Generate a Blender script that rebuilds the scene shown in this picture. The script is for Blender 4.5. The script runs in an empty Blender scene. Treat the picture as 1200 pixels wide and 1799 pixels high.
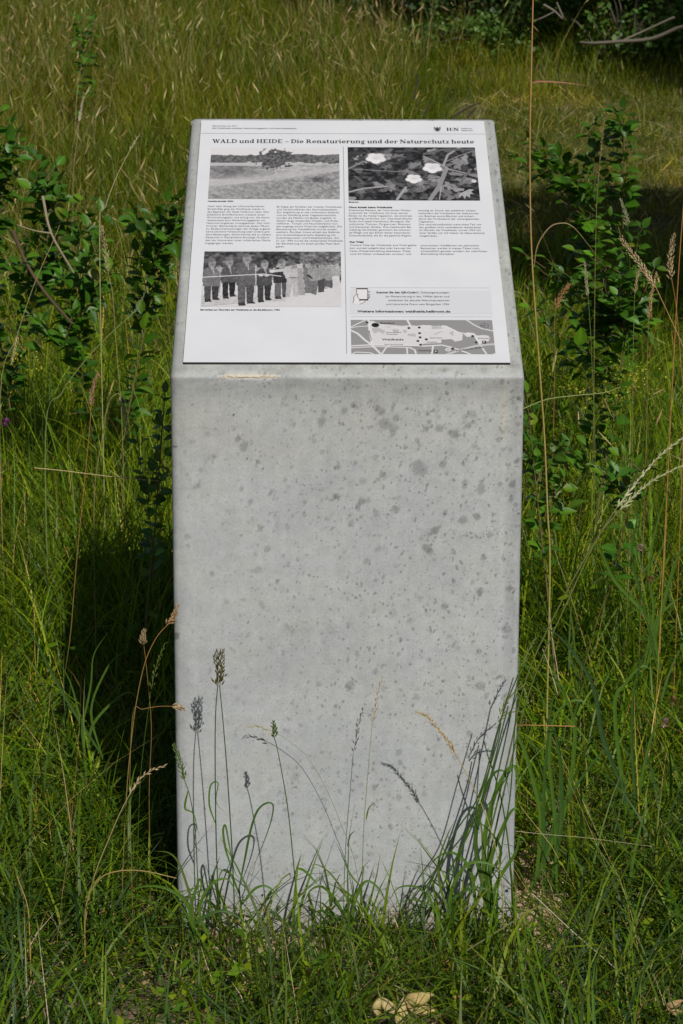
import bpy, bmesh, math, random
import numpy as np
from mathutils import Vector, Matrix
random.seed(7)
RNG = np.random.default_rng(11)
S = bpy.context.scene
COL = S.collection

# ------------------------------------------------------------------ camera, sky, sun, exposure
PITCH, YAW, ROLL = 0.2193, 0.0119, 0.0032
CAM = Vector((-0.0574, -3.9637, 1.7213))
FPX = 3898.3
fw = Vector((math.sin(YAW)*math.cos(PITCH), math.cos(YAW)*math.cos(PITCH), -math.sin(PITCH)))
rt = Vector((math.cos(YAW), -math.sin(YAW), 0))
up = rt.cross(fw)
rt, up = rt*math.cos(ROLL)+up*math.sin(ROLL), up*math.cos(ROLL)-rt*math.sin(ROLL)
cd = bpy.data.cameras.new('camera')
cam = bpy.data.objects.new('camera', cd); COL.objects.link(cam)
cam.matrix_world = Matrix(((rt.x, up.x, -fw.x, CAM.x), (rt.y, up.y, -fw.y, CAM.y), (rt.z, up.z, -fw.z, CAM.z), (0, 0, 0, 1)))
cd.sensor_fit = 'VERTICAL'; cd.sensor_height = 24; cd.sensor_width = 36
cd.lens = FPX/1799*24
cd.clip_start = 0.1; cd.clip_end = 2000
cd.dof.use_dof = True; cd.dof.focus_distance = 4.05; cd.dof.aperture_fstop = 13.0
S.camera = cam
SUN_AZ, SUN_EL = math.radians(18), math.radians(41)      # azimuth: to the right of straight behind the camera
w = bpy.data.worlds.new('World'); S.world = w; w.use_nodes = True
nt = w.node_tree; nt.nodes.clear()
sky = nt.nodes.new('ShaderNodeTexSky'); sky.sky_type = 'NISHITA'; sky.sun_disc = False
sky.sun_elevation = SUN_EL; sky.sun_rotation = math.pi-SUN_AZ
bg = nt.nodes.new('ShaderNodeBackground'); bg.inputs['Strength'].default_value = 0.05
wo = nt.nodes.new('ShaderNodeOutputWorld')
nt.links.new(sky.outputs[0], bg.inputs[0]); nt.links.new(bg.outputs[0], wo.inputs[0])
sd = bpy.data.lights.new('sun', 'SUN'); sd.energy = 5.0; sd.angle = math.radians(0.45); sd.color = (1, .96, .89)
sun = bpy.data.objects.new('sun', sd); COL.objects.link(sun)
SD = Vector((math.sin(SUN_AZ)*math.cos(SUN_EL), -math.cos(SUN_AZ)*math.cos(SUN_EL), math.sin(SUN_EL)))
sun.rotation_euler = SD.to_track_quat('Z', 'Y').to_euler(); sun.location = (3, -6, 8)
S.view_settings.view_transform = 'Standard'; S.view_settings.look = 'None'
S.view_settings.exposure = -0.23; S.view_settings.gamma = 1; S.view_settings.use_curve_mapping = False
S.render.engine = 'CYCLES'
S.cycles.max_bounces = 6; S.cycles.transmission_bounces = 4; S.cycles.diffuse_bounces = 3

def on(px, py, Y):                                       # the point of the plane y=Y seen at (px, py) of the 1200x1799 photograph
    d = fw + rt*((px-600)/FPX) - up*((py-899.5)/FPX)
    return CAM + d*((Y-CAM.y)/d.y)

# ------------------------------------------------------------------ helpers
def vnoise(x, y, seed=0):                                # smooth value noise, numpy
    x = np.asarray(x, float); y = np.asarray(y, float)
    xi = np.floor(x).astype(np.int64); yi = np.floor(y).astype(np.int64)
    fx = x-xi; fy = y-yi; fx = fx*fx*(3-2*fx); fy = fy*fy*(3-2*fy)
    def h(a, b):
        n = (a*374761393 + b*668265263 + seed*974711) & 0x7fffffff
        n = ((n ^ (n >> 13))*1274126177) & 0x7fffffff
        return ((n ^ (n >> 16)) & 0xffff)/65535.0
    return (h(xi, yi)*(1-fx)+h(xi+1, yi)*fx)*(1-fy)+(h(xi, yi+1)*(1-fx)+h(xi+1, yi+1)*fx)*fy
def fbm(x, y, seed=0, o=4):
    s = 0; a = .5; t = 0
    for k in range(o):
        s = s+a*vnoise(np.asarray(x)*2**k, np.asarray(y)*2**k, seed+k*17); t += a; a *= .5
    return s/t
def gz(x, y):                                            # height of the ground
    x = np.asarray(x, float); y = np.asarray(y, float)
    t = np.clip((y-1.0)/.6, -30, 30)
    z = .112*.6*np.log1p(np.exp(t))
    z = np.where(y > 19, .112*18+(y-19)*.09, np.where((y-1)/.6 > 30, .112*(y-1.0), z))
    z = np.minimum(z, 4.5+0*z)
    return z+(fbm(x*2.2, y*2.2, 3, 3)-.5)*.06*np.clip((np.abs(y-.4)-.3)*1.2+np.abs(x)-.2, .1, 1)

def mat(name):
    m = bpy.data.materials.new(name); m.use_nodes = True
    n = m.node_tree; b = n.nodes['Principled BSDF']
    return m, n, b, (lambda t: n.nodes.new(t)), n.links.new
def plain(name, col, rough=.6, spec=.4):
    m, n, b, N, L = mat(name)
    b.inputs['Base Color'].default_value = (*col, 1); b.inputs['Roughness'].default_value = rough
    b.inputs['Specular IOR Level'].default_value = spec
    return m
def plantmat(name, rough=.42, trans=.35, spec=.45, objvar=0, col=None, bump=0):
    m, n, b, N, L = mat(name)
    if col is None:
        a = N('ShaderNodeAttribute'); a.attribute_name = 'Col'; cs = a.outputs['Color']
    else:
        a = N('ShaderNodeRGB'); a.outputs[0].default_value = (*col, 1); cs = a.outputs[0]
    if objvar:
        oi = N('ShaderNodeObjectInfo'); hs = N('ShaderNodeHueSaturation')
        mr = N('ShaderNodeMapRange'); mr.inputs['To Min'].default_value = .92-objvar; mr.inputs['To Max'].default_value = .92+objvar
        L(oi.outputs['Random'], mr.inputs['Value']); L(mr.outputs[0], hs.inputs['Value'])
        mh = N('ShaderNodeMapRange'); mh.inputs['To Min'].default_value = .475; mh.inputs['To Max'].default_value = .51
        mm = N('ShaderNodeMath'); mm.operation = 'FRACT'; m7 = N('ShaderNodeMath'); m7.operation = 'MULTIPLY'; m7.inputs[1].default_value = 7.13
        L(oi.outputs['Random'], m7.inputs[0]); L(m7.outputs[0], mm.inputs[0]); L(mm.outputs[0], mh.inputs['Value']); L(mh.outputs[0], hs.inputs['Hue'])
        L(cs, hs.inputs['Color']); cs = hs.outputs[0]
    tc = N('ShaderNodeTexCoord'); nz = N('ShaderNodeTexNoise'); nz.inputs['Scale'].default_value = 60
    L(tc.outputs['Object'], nz.inputs['Vector'])
    mx = N('ShaderNodeMix'); mx.data_type = 'RGBA'; mx.blend_type = 'MULTIPLY'; mx.inputs[0].default_value = .35
    L(cs, mx.inputs[6]); L(nz.outputs['Fac'], mx.inputs[7])
    g = N('ShaderNodeVectorMath'); g.operation = 'SCALE'; g.inputs['Scale'].default_value = 1.2
    L(mx.outputs[2], g.inputs[0]); cs = g.outputs[0]
    L(cs, b.inputs['Base Color']); b.inputs['Roughness'].default_value = rough; b.inputs['Specular IOR Level'].default_value = spec
    if bump:
        bp = N('ShaderNodeBump'); bp.inputs['Distance'].default_value = bump; bp.inputs['Strength'].default_value = .6
        L(nz.outputs['Fac'], bp.inputs['Height']); L(bp.outputs[0], b.inputs['Normal'])
    if trans:
        tr = N('ShaderNodeBsdfTranslucent'); hv = N('ShaderNodeVectorMath'); hv.operation = 'MULTIPLY'
        hv.inputs[1].default_value = (1.35, 1.25, .35); L(cs, hv.inputs[0]); L(hv.outputs[0], tr.inputs['Color'])
        ms = N('ShaderNodeMixShader'); ms.inputs[0].default_value = trans
        L(b.outputs[0], ms.inputs[1]); L(tr.outputs[0], ms.inputs[2])
        L(ms.outputs[0], n.nodes['Material Output'].inputs['Surface'])
    return m

def link(name, me, parent=None, m=None, label=None, cat=None, group=None, kind=None):
    o = bpy.data.objects.new(name, me); COL.objects.link(o)
    if m is not None and me is not None and not me.materials: me.materials.append(m)
    if parent is not None: o.parent = parent
    for k, v in (('label', label), ('category', cat), ('group', group), ('kind', kind)):
        if v: o[k] = v
    return o
def empty(name, loc, label, cat, group=None):
    o = link(name, None, label=label, cat=cat, group=group, kind='thing'); o.location = loc; o.empty_display_size = .05
    return o

def mesh_np(name, V, F, C=None, smooth=True):            # F: (n,4) or (n,3)
    me = bpy.data.meshes.new(name)
    V = np.ascontiguousarray(V, np.float32); F = np.ascontiguousarray(F, np.int32)
    k = F.shape[1]
    me.vertices.add(len(V)); me.vertices.foreach_set('co', V.ravel())
    me.loops.add(F.size); me.loops.foreach_set('vertex_index', F.ravel())
    me.polygons.add(len(F)); me.polygons.foreach_set('loop_start', np.arange(0, F.size, k, dtype=np.int32))
    me.polygons.foreach_set('loop_total', np.full(len(F), k, np.int32))
    me.update(calc_edges=True)
    if smooth: me.polygons.foreach_set('use_smooth', np.ones(len(F), bool))
    if C is not None:
        a = me.color_attributes.new('Col', 'FLOAT_COLOR', 'POINT')
        C = np.asarray(C, np.float32)
        if C.shape[1] == 3: C = np.concatenate([C, np.ones((len(C), 1), np.float32)], 1)
        a.data.foreach_set('color', np.ascontiguousarray(C).ravel())
    return me

class Acc:                                               # gathers quads + vertex colours for one mesh
    def __init__(s): s.V = []; s.F = []; s.C = []; s.n = 0
    def add(s, V, F, C):
        V = np.asarray(V, np.float32); F = np.asarray(F, np.int64)
        if F.shape[1] == 3: F = np.concatenate([F, F[:, 2:]], 1)
        C = np.asarray(C, np.float32)
        if C.ndim == 1: C = np.tile(C, (len(V), 1))
        s.V.append(V); s.F.append(F+s.n); s.C.append(C); s.n += len(V)
    def mesh(s, name, smooth=True):
        F = np.concatenate(s.F); V = np.concatenate(s.V); C = np.concatenate(s.C)
        tri = F[:, 2] == F[:, 3]
        if tri.any():
            me = bpy.data.meshes.new(name)
            L = [list(f[:3]) if t else list(f) for f, t in zip(F.tolist(), tri)]
            me.from_pydata(V.tolist(), [], L); me.update()
            if smooth: me.polygons.foreach_set('use_smooth', np.ones(len(L), bool))
            a = me.color_attributes.new('Col', 'FLOAT_COLOR', 'POINT')
            a.data.foreach_set('color', np.ascontiguousarray(np.concatenate([C, np.ones((len(C), 1))], 1), np.float32).ravel())
            return me
        return mesh_np(name, V, F, C, smooth)

W, L_, HF = 0.640, 0.891, 1.09                           # pillar width, length of the slope, height of the front
SA = 0.4946; DEP = L_*math.cos(SA); HB = HF+L_*math.sin(SA)

def clear_pillar(V, root):                               # blades rooted outside bend round the pillar instead of entering it
    m = .004
    X, Y, Z = V[..., 0], V[..., 1], V[..., 2]
    inside = (np.abs(X) < W/2+m) & (Y > -m) & (Y < DEP+m) & (Z < HF+.02+np.clip(Y, 0, 1)*.54)
    front = (root[:, 1] <= 0)[:, None] & np.ones_like(Y, bool)
    left = (~front) & (root[:, 0] < -W/2)[:, None]; right = (~front) & (root[:, 0] > W/2)[:, None]
    Y[inside & front] = -m
    X[inside & left] = -W/2-m
    X[inside & right] = W/2+m
    back = inside & ~front & ~left & ~right
    Y[back] = DEP+m
    return V

def blades(acc, x, y, h, wd, phi, lean, curl, c0, c1, segs=4, twist=.8, flat=False):
    n = len(x); t = np.linspace(0, 1, segs+1)
    th = lean[:, None]+curl[:, None]*t[None]**1.4
    dz = np.cos(th)*(h[:, None]/segs); dr = np.sin(th)*(h[:, None]/segs)
    z = np.concatenate([np.zeros((n, 1)), np.cumsum(dz[:, 1:], 1)], 1); r = np.concatenate([np.zeros((n, 1)), np.cumsum(dr[:, 1:], 1)], 1)
    wob = (RNG.random((n, 1))-.5)*.5*t[None]**2
    X = x[:, None]+r*np.cos(phi[:, None]+wob); Y = y[:, None]+r*np.sin(phi[:, None]+wob)
    Z = gz(x, y)[:, None]-.01+z
    Z = np.maximum(Z, gz(X, Y)+.003)
    tw = phi+(RNG.random(n)-.5)*2*twist
    prof = np.clip((1-t**2.4), .04, 1)*(.55+.45*np.minimum(1, t*4))
    hw = wd[:, None]*.5*prof[None]
    ax = -np.sin(tw)[:, None]*hw; ay = np.cos(tw)[:, None]*hw
    tilt = ((RNG.random(n)-.5)*.8)[:, None]*hw
    V = np.stack([np.stack([X-ax, Y-ay, Z-tilt], -1), np.stack([X+ax, Y+ay, Z+tilt], -1)], 2)   # n, segs+1, 2, 3
    root = np.stack([x, y], 1)
    V = V.reshape(n, (segs+1)*2, 3); V = clear_pillar(V, root)
    b = np.arange(n)[:, None]*((segs+1)*2)+np.arange(segs)[None]*2
    F = np.stack([b, b+1, b+3, b+2], -1).reshape(-1, 4)
    tt = (t**.8)[None, :, None]
    C = c0[:, None, :]*(1-tt)+c1[:, None, :]*tt
    C = np.repeat(C, 2, axis=1)
    acc.add(V.reshape(-1, 3), F, C.reshape(-1, 3))

def sample(n, y0, y1, x0=None, x1=None, spread=.19, extra=.45):
    xs = []; ys = []; k = 0
    while k < n:
        m = n*2
        y = RNG.uniform(y0, y1, m)
        hw = spread*(y+3.96)+extra
        mx = spread*(y1+3.96)+extra
        x = RNG.uniform(-mx, mx, m)
        ok = np.abs(x) < hw
        if x0 is not None: ok &= x > x0
        if x1 is not None: ok &= x < x1
        ok &= ~((np.abs(x) < W/2+.004) & (y > -.004) & (y < DEP+.004))
        xs.append(x[ok]); ys.append(y[ok]); k += ok.sum()
    return np.concatenate(xs)[:n], np.concatenate(ys)[:n]

PAL = np.array([[.058, .140, .004], [.105, .210, .004], [.036, .090, .008], [.190, .260, .006], [.034, .082, .024], [.125, .185, .005], [.038, .070, .005]])
STRAW = np.array([[.46, .36, .17], [.32, .22, .09], [.56, .47, .28], [.42, .22, .06], [.26, .17, .08], [.48, .36, .08]])
def pick(pal, n, v=.18):
    c = pal[RNG.integers(0, len(pal), n)]
    return c*(1+(RNG.random((n, 1))-.5)*2*v)

def U(a, b, n): return RNG.uniform(a, b, n)

# ------------------------------------------------------------------ ground
gm, n, b, N, L = mat('soil')
tc = N('ShaderNodeTexCoord'); z1 = N('ShaderNodeTexNoise'); z1.inputs['Scale'].default_value = 3.5; z1.inputs['Detail'].default_value = 8
z2 = N('ShaderNodeTexNoise'); z2.inputs['Scale'].default_value = 70; z2.inputs['Detail'].default_value = 6
r1 = N('ShaderNodeValToRGB'); r1.color_ramp.elements[0].position = .35; r1.color_ramp.elements[0].color = (.055, .043, .024, 1)
r1.color_ramp.elements[1].position = .68; r1.color_ramp.elements[1].color = (.24, .175, .10, 1)
mx = N('ShaderNodeMix'); mx.data_type = 'RGBA'; mx.blend_type = 'OVERLAY'; mx.inputs[0].default_value = .7
L(tc.outputs['Object'], z1.inputs[0]); L(tc.outputs['Object'], z2.inputs[0]); L(z1.outputs['Fac'], r1.inputs[0])
L(r1.outputs[0], mx.inputs[6]); L(z2.outputs['Color'], mx.inputs[7])
sp = N('ShaderNodeSeparateXYZ'); mr = N('ShaderNodeMapRange'); mr.inputs['From Min'].default_value = 2.0; mr.inputs['From Max'].default_value = 6
L(tc.outputs['Object'], sp.inputs[0]); L(sp.outputs['Y'], mr.inputs[0])
mg = N('ShaderNodeMix'); mg.data_type = 'RGBA'; mg.inputs[7].default_value = (.085, .085, .024, 1)   # thatch under the meadow
L(mr.outputs[0], mg.inputs[0]); L(mx.outputs[2], mg.inputs[6]); L(mg.outputs[2], b.inputs['Base Color'])
b.inputs['Roughness'].default_value = .95
bp = N('ShaderNodeBump'); bp.inputs['Distance'].default_value = .02; L(z2.outputs['Fac'], bp.inputs['Height']); L(bp.outputs[0], b.inputs['Normal'])
def gaxis(a, bb, near0, near1, fine):
    v = list(np.arange(near0, near1+1e-6, fine)); s = fine; q = near1
    while q < bb: s *= 1.35; q += s; v.append(q)
    s = fine; q = near0
    while q > a: s *= 1.35; q -= s; v.insert(0, q)
    return np.array(v)
gx = gaxis(-400, 400, -2.4, 2.4, .06); gy = gaxis(-300, 900, -1.6, 6, .06)
GX, GY = np.meshgrid(gx, gy); GZ = gz(GX, GY)
nn = len(gx); V = np.stack([GX, GY, GZ], -1).reshape(-1, 3)
i, j = np.meshgrid(np.arange(nn-1), np.arange(len(gy)-1)); q = (j*nn+i).ravel()
link('ground', mesh_np('ground', V, np.stack([q, q+1, q+nn+1, q+nn], 1)), m=gm, kind='structure')

# ------------------------------------------------------------------ concrete pillar
cm, n, b, N, L = mat('concrete')
tc = N('ShaderNodeTexCoord'); at = N('ShaderNodeAttribute'); at.attribute_name = 'Col'
z1 = N('ShaderNodeTexNoise'); z1.inputs['Scale'].default_value = 5; z1.inputs['Detail'].default_value = 9; z1.inputs['Roughness'].default_value = .65
z2 = N('ShaderNodeTexNoise'); z2.inputs['Scale'].default_value = 240; z2.inputs['Detail'].default_value = 3
z3 = N('ShaderNodeTexNoise'); z3.inputs['Scale'].default_value = 45; z3.inputs['Detail'].default_value = 5
r1 = N('ShaderNodeValToRGB'); r1.color_ramp.elements[0].position = .3; r1.color_ramp.elements[0].color = (.89, .895, .905, 1)
r1.color_ramp.elements[1].position = .7; r1.color_ramp.elements[1].color = (1.04, 1.035, 1.02, 1)
r2 = N('ShaderNodeValToRGB'); r2.color_ramp.elements[0].position = .3; r2.color_ramp.elements[0].color = (.88, .88, .88, 1)
r2.color_ramp.elements[1].position = .7; r2.color_ramp.elements[1].color = (1.06, 1.06, 1.06, 1)
for z in (z1, z2, z3): L(tc.outputs['Object'], z.inputs[0])
L(z1.outputs['Fac'], r1.inputs[0]); L(z2.outputs['Fac'], r2.inputs[0])
wz = N('ShaderNodeMix'); wz.data_type = 'RGBA'; wz.blend_type = 'ADD'; wz.inputs[0].default_value = .018; L(tc.outputs['Object'], wz.inputs[6]); L(z3.outputs['Color'], wz.inputs[7])
def specks(scale, rmax, dark, mlo, mhi, seed):
    vo = N('ShaderNodeTexVoronoi'); vo.inputs['Scale'].default_value = scale; mp_ = N('ShaderNodeMapping'); mp_.inputs['Location'].default_value = (seed, seed*.7, seed*.3); mp_.inputs['Scale'].default_value = (1, .3, .8)
    L(wz.outputs[2], mp_.inputs[0]); L(mp_.outputs[0], vo.inputs['Vector'])
    sp_ = N('ShaderNodeSeparateXYZ'); L(vo.outputs['Color'], sp_.inputs[0])
    ra = N('ShaderNodeMapRange'); ra.inputs['From Min'].default_value = mlo; ra.inputs['From Max'].default_value = mhi; ra.inputs['To Min'].default_value = 0; ra.inputs['To Max'].default_value = rmax; L(sp_.outputs[0], ra.inputs['Value'])
    su = N('ShaderNodeMath'); su.operation = 'SUBTRACT'; L(ra.outputs[0], su.inputs[0]); L(vo.outputs['Distance'], su.inputs[1])
    ma = N('ShaderNodeMapRange'); ma.inputs['From Min'].default_value = 0; ma.inputs['From Max'].default_value = .14; ma.inputs['To Min'].default_value = 1; ma.inputs['To Max'].default_value = dark; L(su.outputs[0], ma.inputs['Value'])
    cb = N('ShaderNodeCombineXYZ'); [L(ma.outputs[0], cb.inputs[k]) for k in range(3)]
    return cb.outputs[0]
SPK = [specks(62, .40, .72, .50, 1.0, 3.1), specks(125, .44, .64, .40, 1.0, 7.7), specks(210, .40, .62, .6, 1.0, 5.2)]
mkx = N('ShaderNodeSeparateXYZ'); L(tc.outputs['Object'], mkx.inputs[0]); mkr = N('ShaderNodeMapRange'); mkr.inputs['From Min'].default_value = -.28; mkr.inputs['From Max'].default_value = .12; mkr.inputs['To Min'].default_value = .02; mkr.inputs['To Max'].default_value = .85
L(mkx.outputs['X'], mkr.inputs['Value']); mkn = N('ShaderNodeTexNoise'); mkn.inputs['Scale'].default_value = 7; mkn.inputs['Detail'].default_value = 3; L(tc.outputs['Object'], mkn.inputs[0])
mka = N('ShaderNodeMath'); mka.operation = 'MULTIPLY_ADD'; mka.use_clamp = True; mka.inputs[1].default_value = 1.5; L(mkn.outputs['Fac'], mka.inputs[0])
mks = N('ShaderNodeMath'); mks.operation = 'SUBTRACT'; mks.inputs[1].default_value = .45; L(mkr.outputs[0], mks.inputs[0]); L(mks.outputs[0], mka.inputs[2])
r3 = N('ShaderNodeValToRGB'); r3.color_ramp.elements[0].position = .3; r3.color_ramp.elements[0].color = (.9, .9, .9, 1)
r3.color_ramp.elements[1].position = .65; r3.color_ramp.elements[1].color = (1.03, 1.03, 1.03, 1); L(z3.outputs['Fac'], r3.inputs[0])
def mul(a_, b_):
    m_ = N('ShaderNodeVectorMath'); m_.operation = 'MULTIPLY'; L(a_, m_.inputs[0]); L(b_, m_.inputs[1]); return m_.outputs[0]
cc = mul(mul(mul(at.outputs['Color'], r1.outputs[0]), r2.outputs[0]), r3.outputs[0])
sk = SPK[0]
for q_ in SPK[1:]: sk = mul(sk, q_)
mkm = N('ShaderNodeMix'); mkm.data_type = 'RGBA'; mkm.inputs[6].default_value = (1, 1, 1, 1); L(mka.outputs[0], mkm.inputs[0]); L(sk, mkm.inputs[7]); cc = mul(cc, mkm.outputs[2])
L(cc, b.inputs['Base Color'])
b.inputs['Roughness'].default_value = .7; b.inputs['Specular IOR Level'].default_value = .35
bp = N('ShaderNodeBump'); bp.inputs['Distance'].default_value = .0012; bp.inputs['Strength'].default_value = .5
L(z3.outputs['Fac'], bp.inputs['Height']); L(bp.outputs[0], b.inputs['Normal'])

stele = empty('information_pillar', (0, 0, 0), 'grey concrete pillar with slanted top carrying a white printed information board', 'information pillar')
CH = .009                                                # chamfer on the side edges
NX = 214; NZ = 364
xs = np.concatenate([[-W/2, -W/2+CH*.35], np.linspace(-W/2+CH, W/2-CH, NX), [W/2-CH*.35, W/2]])
ins = np.concatenate([[CH, CH*.3], np.zeros(NX), [CH*.3, CH]])
prof = []                                                # (y, z, ny, nz): front bottom -> front top -> slope -> back
zb = -.25
for z in np.linspace(zb, HF-.006, NZ): prof.append((0, z, -1, 0))
prof.append((.0012, HF-.0015, -.85, .5))
for s in np.linspace(.006, L_-.006, 70): prof.append((s*math.cos(SA), HF+s*math.sin(SA), -math.sin(SA), math.cos(SA)))
prof.append((DEP-.001, HB-.001, 0.2, .98)); prof.append((DEP, HB-.006, 1, 0))
for z in np.linspace(HB-.03, zb, 12): prof.append((DEP, z, 1, 0))
prof = np.array(prof); NP = len(prof)
PX = np.repeat(xs[:, None], NP, 1)
PY = prof[None, :, 0]-ins[:, None]*prof[None, :, 2]; PZ = prof[None, :, 1]-ins[:, None]*prof[None, :, 3]
isf = (prof[:, 2] == -1)[None]
chip = np.exp(-((PX+.175)/.055)**4)*np.exp(-((PZ-HF+.0015)/.0042)**2)*(.55+.45*(vnoise(PX*160, PX*0, 55) > .35))*(prof[:, 1] < HF+.01)[None]    # broken arris under the board
PY = PY+chip*.004*(.4+fbm(PX*120, PZ*120, 5)); PZ = PZ-chip*.002
edge = .0012*(fbm(PZ*35+PY*30, PX*0+3, 8)-.5)*(ins > 0)[:, None]*3; PY = PY+np.abs(edge)*isf
V = np.stack([PX, PY, PZ], -1).reshape(-1, 3)
nx = len(xs); i, j = np.meshgrid(np.arange(nx-1), np.arange(NP-1), indexing='ij'); q = (i*NP+j).ravel()
F = np.stack([q, q+NP, q+NP+1, q+1], 1)
# stains: colour of the concrete itself, patches, specks, pores
u = PX*1000; v = (PZ-HF)*1000                            # mm, v<0 down the front
base = np.array([.382, .396, .404])
sh = np.ones(u.shape)
warm = np.zeros(u.shape)
sh *= .93+.14*fbm(u/170, v/120, 21)
sh *= .965+.07*fbm(u/9, v/160, 22, 3)
tone = fbm(u/60, v/35, 25)
sh *= 1-.10*np.clip(fbm(u/5, v/260, 28, 3)-.5, 0, 1)*2*np.exp(v/260)*isf
sh *= 1-.07*np.clip(fbm(u/55, v/40, 29, 4)*2.2-1.1, 0, 1)
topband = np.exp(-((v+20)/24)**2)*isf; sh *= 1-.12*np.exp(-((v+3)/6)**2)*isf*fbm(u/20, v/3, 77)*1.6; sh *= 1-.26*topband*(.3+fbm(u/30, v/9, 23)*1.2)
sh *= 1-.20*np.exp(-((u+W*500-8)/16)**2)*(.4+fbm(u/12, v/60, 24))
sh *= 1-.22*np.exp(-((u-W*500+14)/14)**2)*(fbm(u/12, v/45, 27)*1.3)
sh *= 1+.07*np.exp(-((u-285)/5)**2)*isf
warm += np.exp(-((u-284)/4.5)**2)*np.exp(-((v+65)/55)**2)*1.1*isf
warm += .55*np.exp(-((v+75)/75)**2)*isf*fbm(u/90, v/60, 31)
rs = np.random.default_rng(5)
def spot(cx, cy, r, d, el=1., ang=0.):
    k = 2.6*r*max(el, 1)
    ix = np.where(np.abs(xs*1000-cx) < k)[0]
    vz = (prof[:, 1]-HF)*1000; iz = np.where((np.abs(vz-cy) < k) & (prof[:, 2] == -1))[0]
    if len(ix) == 0 or len(iz) == 0: return
    a, b2 = slice(ix[0], ix[-1]+1), slice(iz[0], iz[-1]+1)
    uu = u[a, b2]-cx; vv = v[a, b2]-cy
    p = (uu*math.cos(ang)+vv*math.sin(ang))/el; q_ = -uu*math.sin(ang)+vv*math.cos(ang)
    rr = np.sqrt(p*p+q_*q_)/r+(fbm(u[a, b2]/(r*.6+1.5), v[a, b2]/(r*.6+1.5), 41)-.5)*.9
    sh[a, b2] *= 1-d*np.clip(1.2-rr, 0, .45)/.45
def fpx(x, y):                                           # photograph pixel on the front face -> mm
    p = on(x, y, 0); return p.x*1000, (p.z-HF)*1000
for (x, y, r, d) in ((736, 822, 13, .26), (778, 816, 7, .26), (376, 802, 5, .34), (427, 786, 8, .24), (566, 740, 9, .26), (605, 722, 6, .26), (570, 724, 5, .26),
    (668, 722, 8, .22), (675, 745, 13, .24), (692, 752, 8, .2), (748, 752, 6, .3), (772, 752, 7, .3), (798, 762, 9, .28), (822, 748, 7, .28), (834, 784, 5, .25),
    (592, 872, 6, .34), (635, 881, 7, .3), (695, 894, 8, .25), (764, 931, 7, .34), (838, 908, 7, .36), (813, 914, 8, .28), (750, 963, 9, .3), (845, 858, 8, .26),
    (900, 850, 7, .34), (898, 877, 6, .3), (908, 810, 5, .4), (842, 1041, 6, .32), (893, 1034, 6, .3), (850, 980, 5, .28), (457, 928, 5, .26), (470, 964, 6, .22),
    (440, 881, 5, .26), (424, 859, 5, .24), (453, 812, 4, .34), (593, 820, 5, .3), (625, 813, 4, .3), (671, 833, 6, .24), (780, 1065, 6, .3), (372, 1008, 4, .3),
    (615, 1205, 8, .24), (560, 1202, 5, .24), (730, 1225, 6, .24), (845, 1205, 8, .26), (754, 1160, 4, .26), (505, 1285, 6, .16), (890, 1105, 8, .24), (700, 1322, 6, .2),
    (520, 1365, 7, .14), (800, 1330, 6, .18), (648, 1500, 5, .16), (745, 1395, 5, .2), (410, 729, 1.8, .75), (463, 824, 1.6, .6), (307, 785, 3, .5), (309, 1118, 6, .4),
    (365, 763, 5, .15), (500, 757, 4, .25), (487, 1022, 4, .25), (690, 1078, 8, .12), (720, 1090, 6, .2), (910, 700, 3, .5)):
    spot(*fpx(x, y), r, d*1.25, .8+.5*rs.random(), rs.random()*3)
for k in range(1500):
    x = rs.uniform(-300, 312); y = -rs.uniform(40, 1080) if k > 500 else -abs(rs.normal(0, 190))-45
    dens = (.25+.75*np.clip((x+260)/400, 0, 1))*(1 if y > -620 else .75)
    if rs.random() > dens: continue
    r = min(7, .9+rs.exponential(1.25)); d = rs.uniform(.10, .34)*(1 if y > -600 else .75)
    if rs.random() < .14: spot(x, y, r*.8, d, 2.6, rs.uniform(.5, 1.4))
    else: spot(x, y, r, d, rs.uniform(.8, 1.4), rs.random()*3)
for k in range(130): spot(rs.uniform(-310, 312), -rs.uniform(20, 1070), rs.uniform(.5, 1.0), rs.uniform(.4, .75))   # pores
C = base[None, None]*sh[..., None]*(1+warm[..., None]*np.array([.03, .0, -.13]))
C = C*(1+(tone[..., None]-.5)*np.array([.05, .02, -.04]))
slope = (prof[:, 3] > .5)[None]
C = np.where(slope[..., None], C*np.array([1.0, 1.0, .95])*(.84+.3*fbm(u/14, v/26, 33))[..., None], C)
dirt = np.clip(fbm(u/25, v/5, 35)*2-1, 0, 1)*np.exp(-((prof[:, 1]-HF-.012)/.01)**2)[None]*(PX > -.4); C = C*(1-.55*dirt[..., None]*np.array([.8, .9, 1.0]))
sand = np.clip((chip-.25)*2.5, 0, 1)[..., None]; C = C*(1-sand)+np.array([.60, .54, .43])*(.7+.5*fbm(u/2.5, v/2.5, 51))[..., None]*sand
ring = (np.clip(chip*4, 0, 1)*(chip < .2))[..., None]; C = C*(1-.45*ring)
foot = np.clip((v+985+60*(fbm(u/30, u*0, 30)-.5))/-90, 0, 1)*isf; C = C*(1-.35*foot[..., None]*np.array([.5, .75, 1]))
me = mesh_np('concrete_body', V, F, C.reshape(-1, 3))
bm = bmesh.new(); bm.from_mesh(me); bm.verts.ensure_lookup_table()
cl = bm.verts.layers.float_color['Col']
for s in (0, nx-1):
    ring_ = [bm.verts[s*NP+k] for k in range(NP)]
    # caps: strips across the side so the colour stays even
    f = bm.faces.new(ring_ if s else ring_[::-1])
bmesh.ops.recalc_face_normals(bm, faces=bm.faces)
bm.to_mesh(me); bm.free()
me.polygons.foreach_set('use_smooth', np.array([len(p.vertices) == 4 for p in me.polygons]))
link('concrete_body', me, stele, cm)
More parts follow.
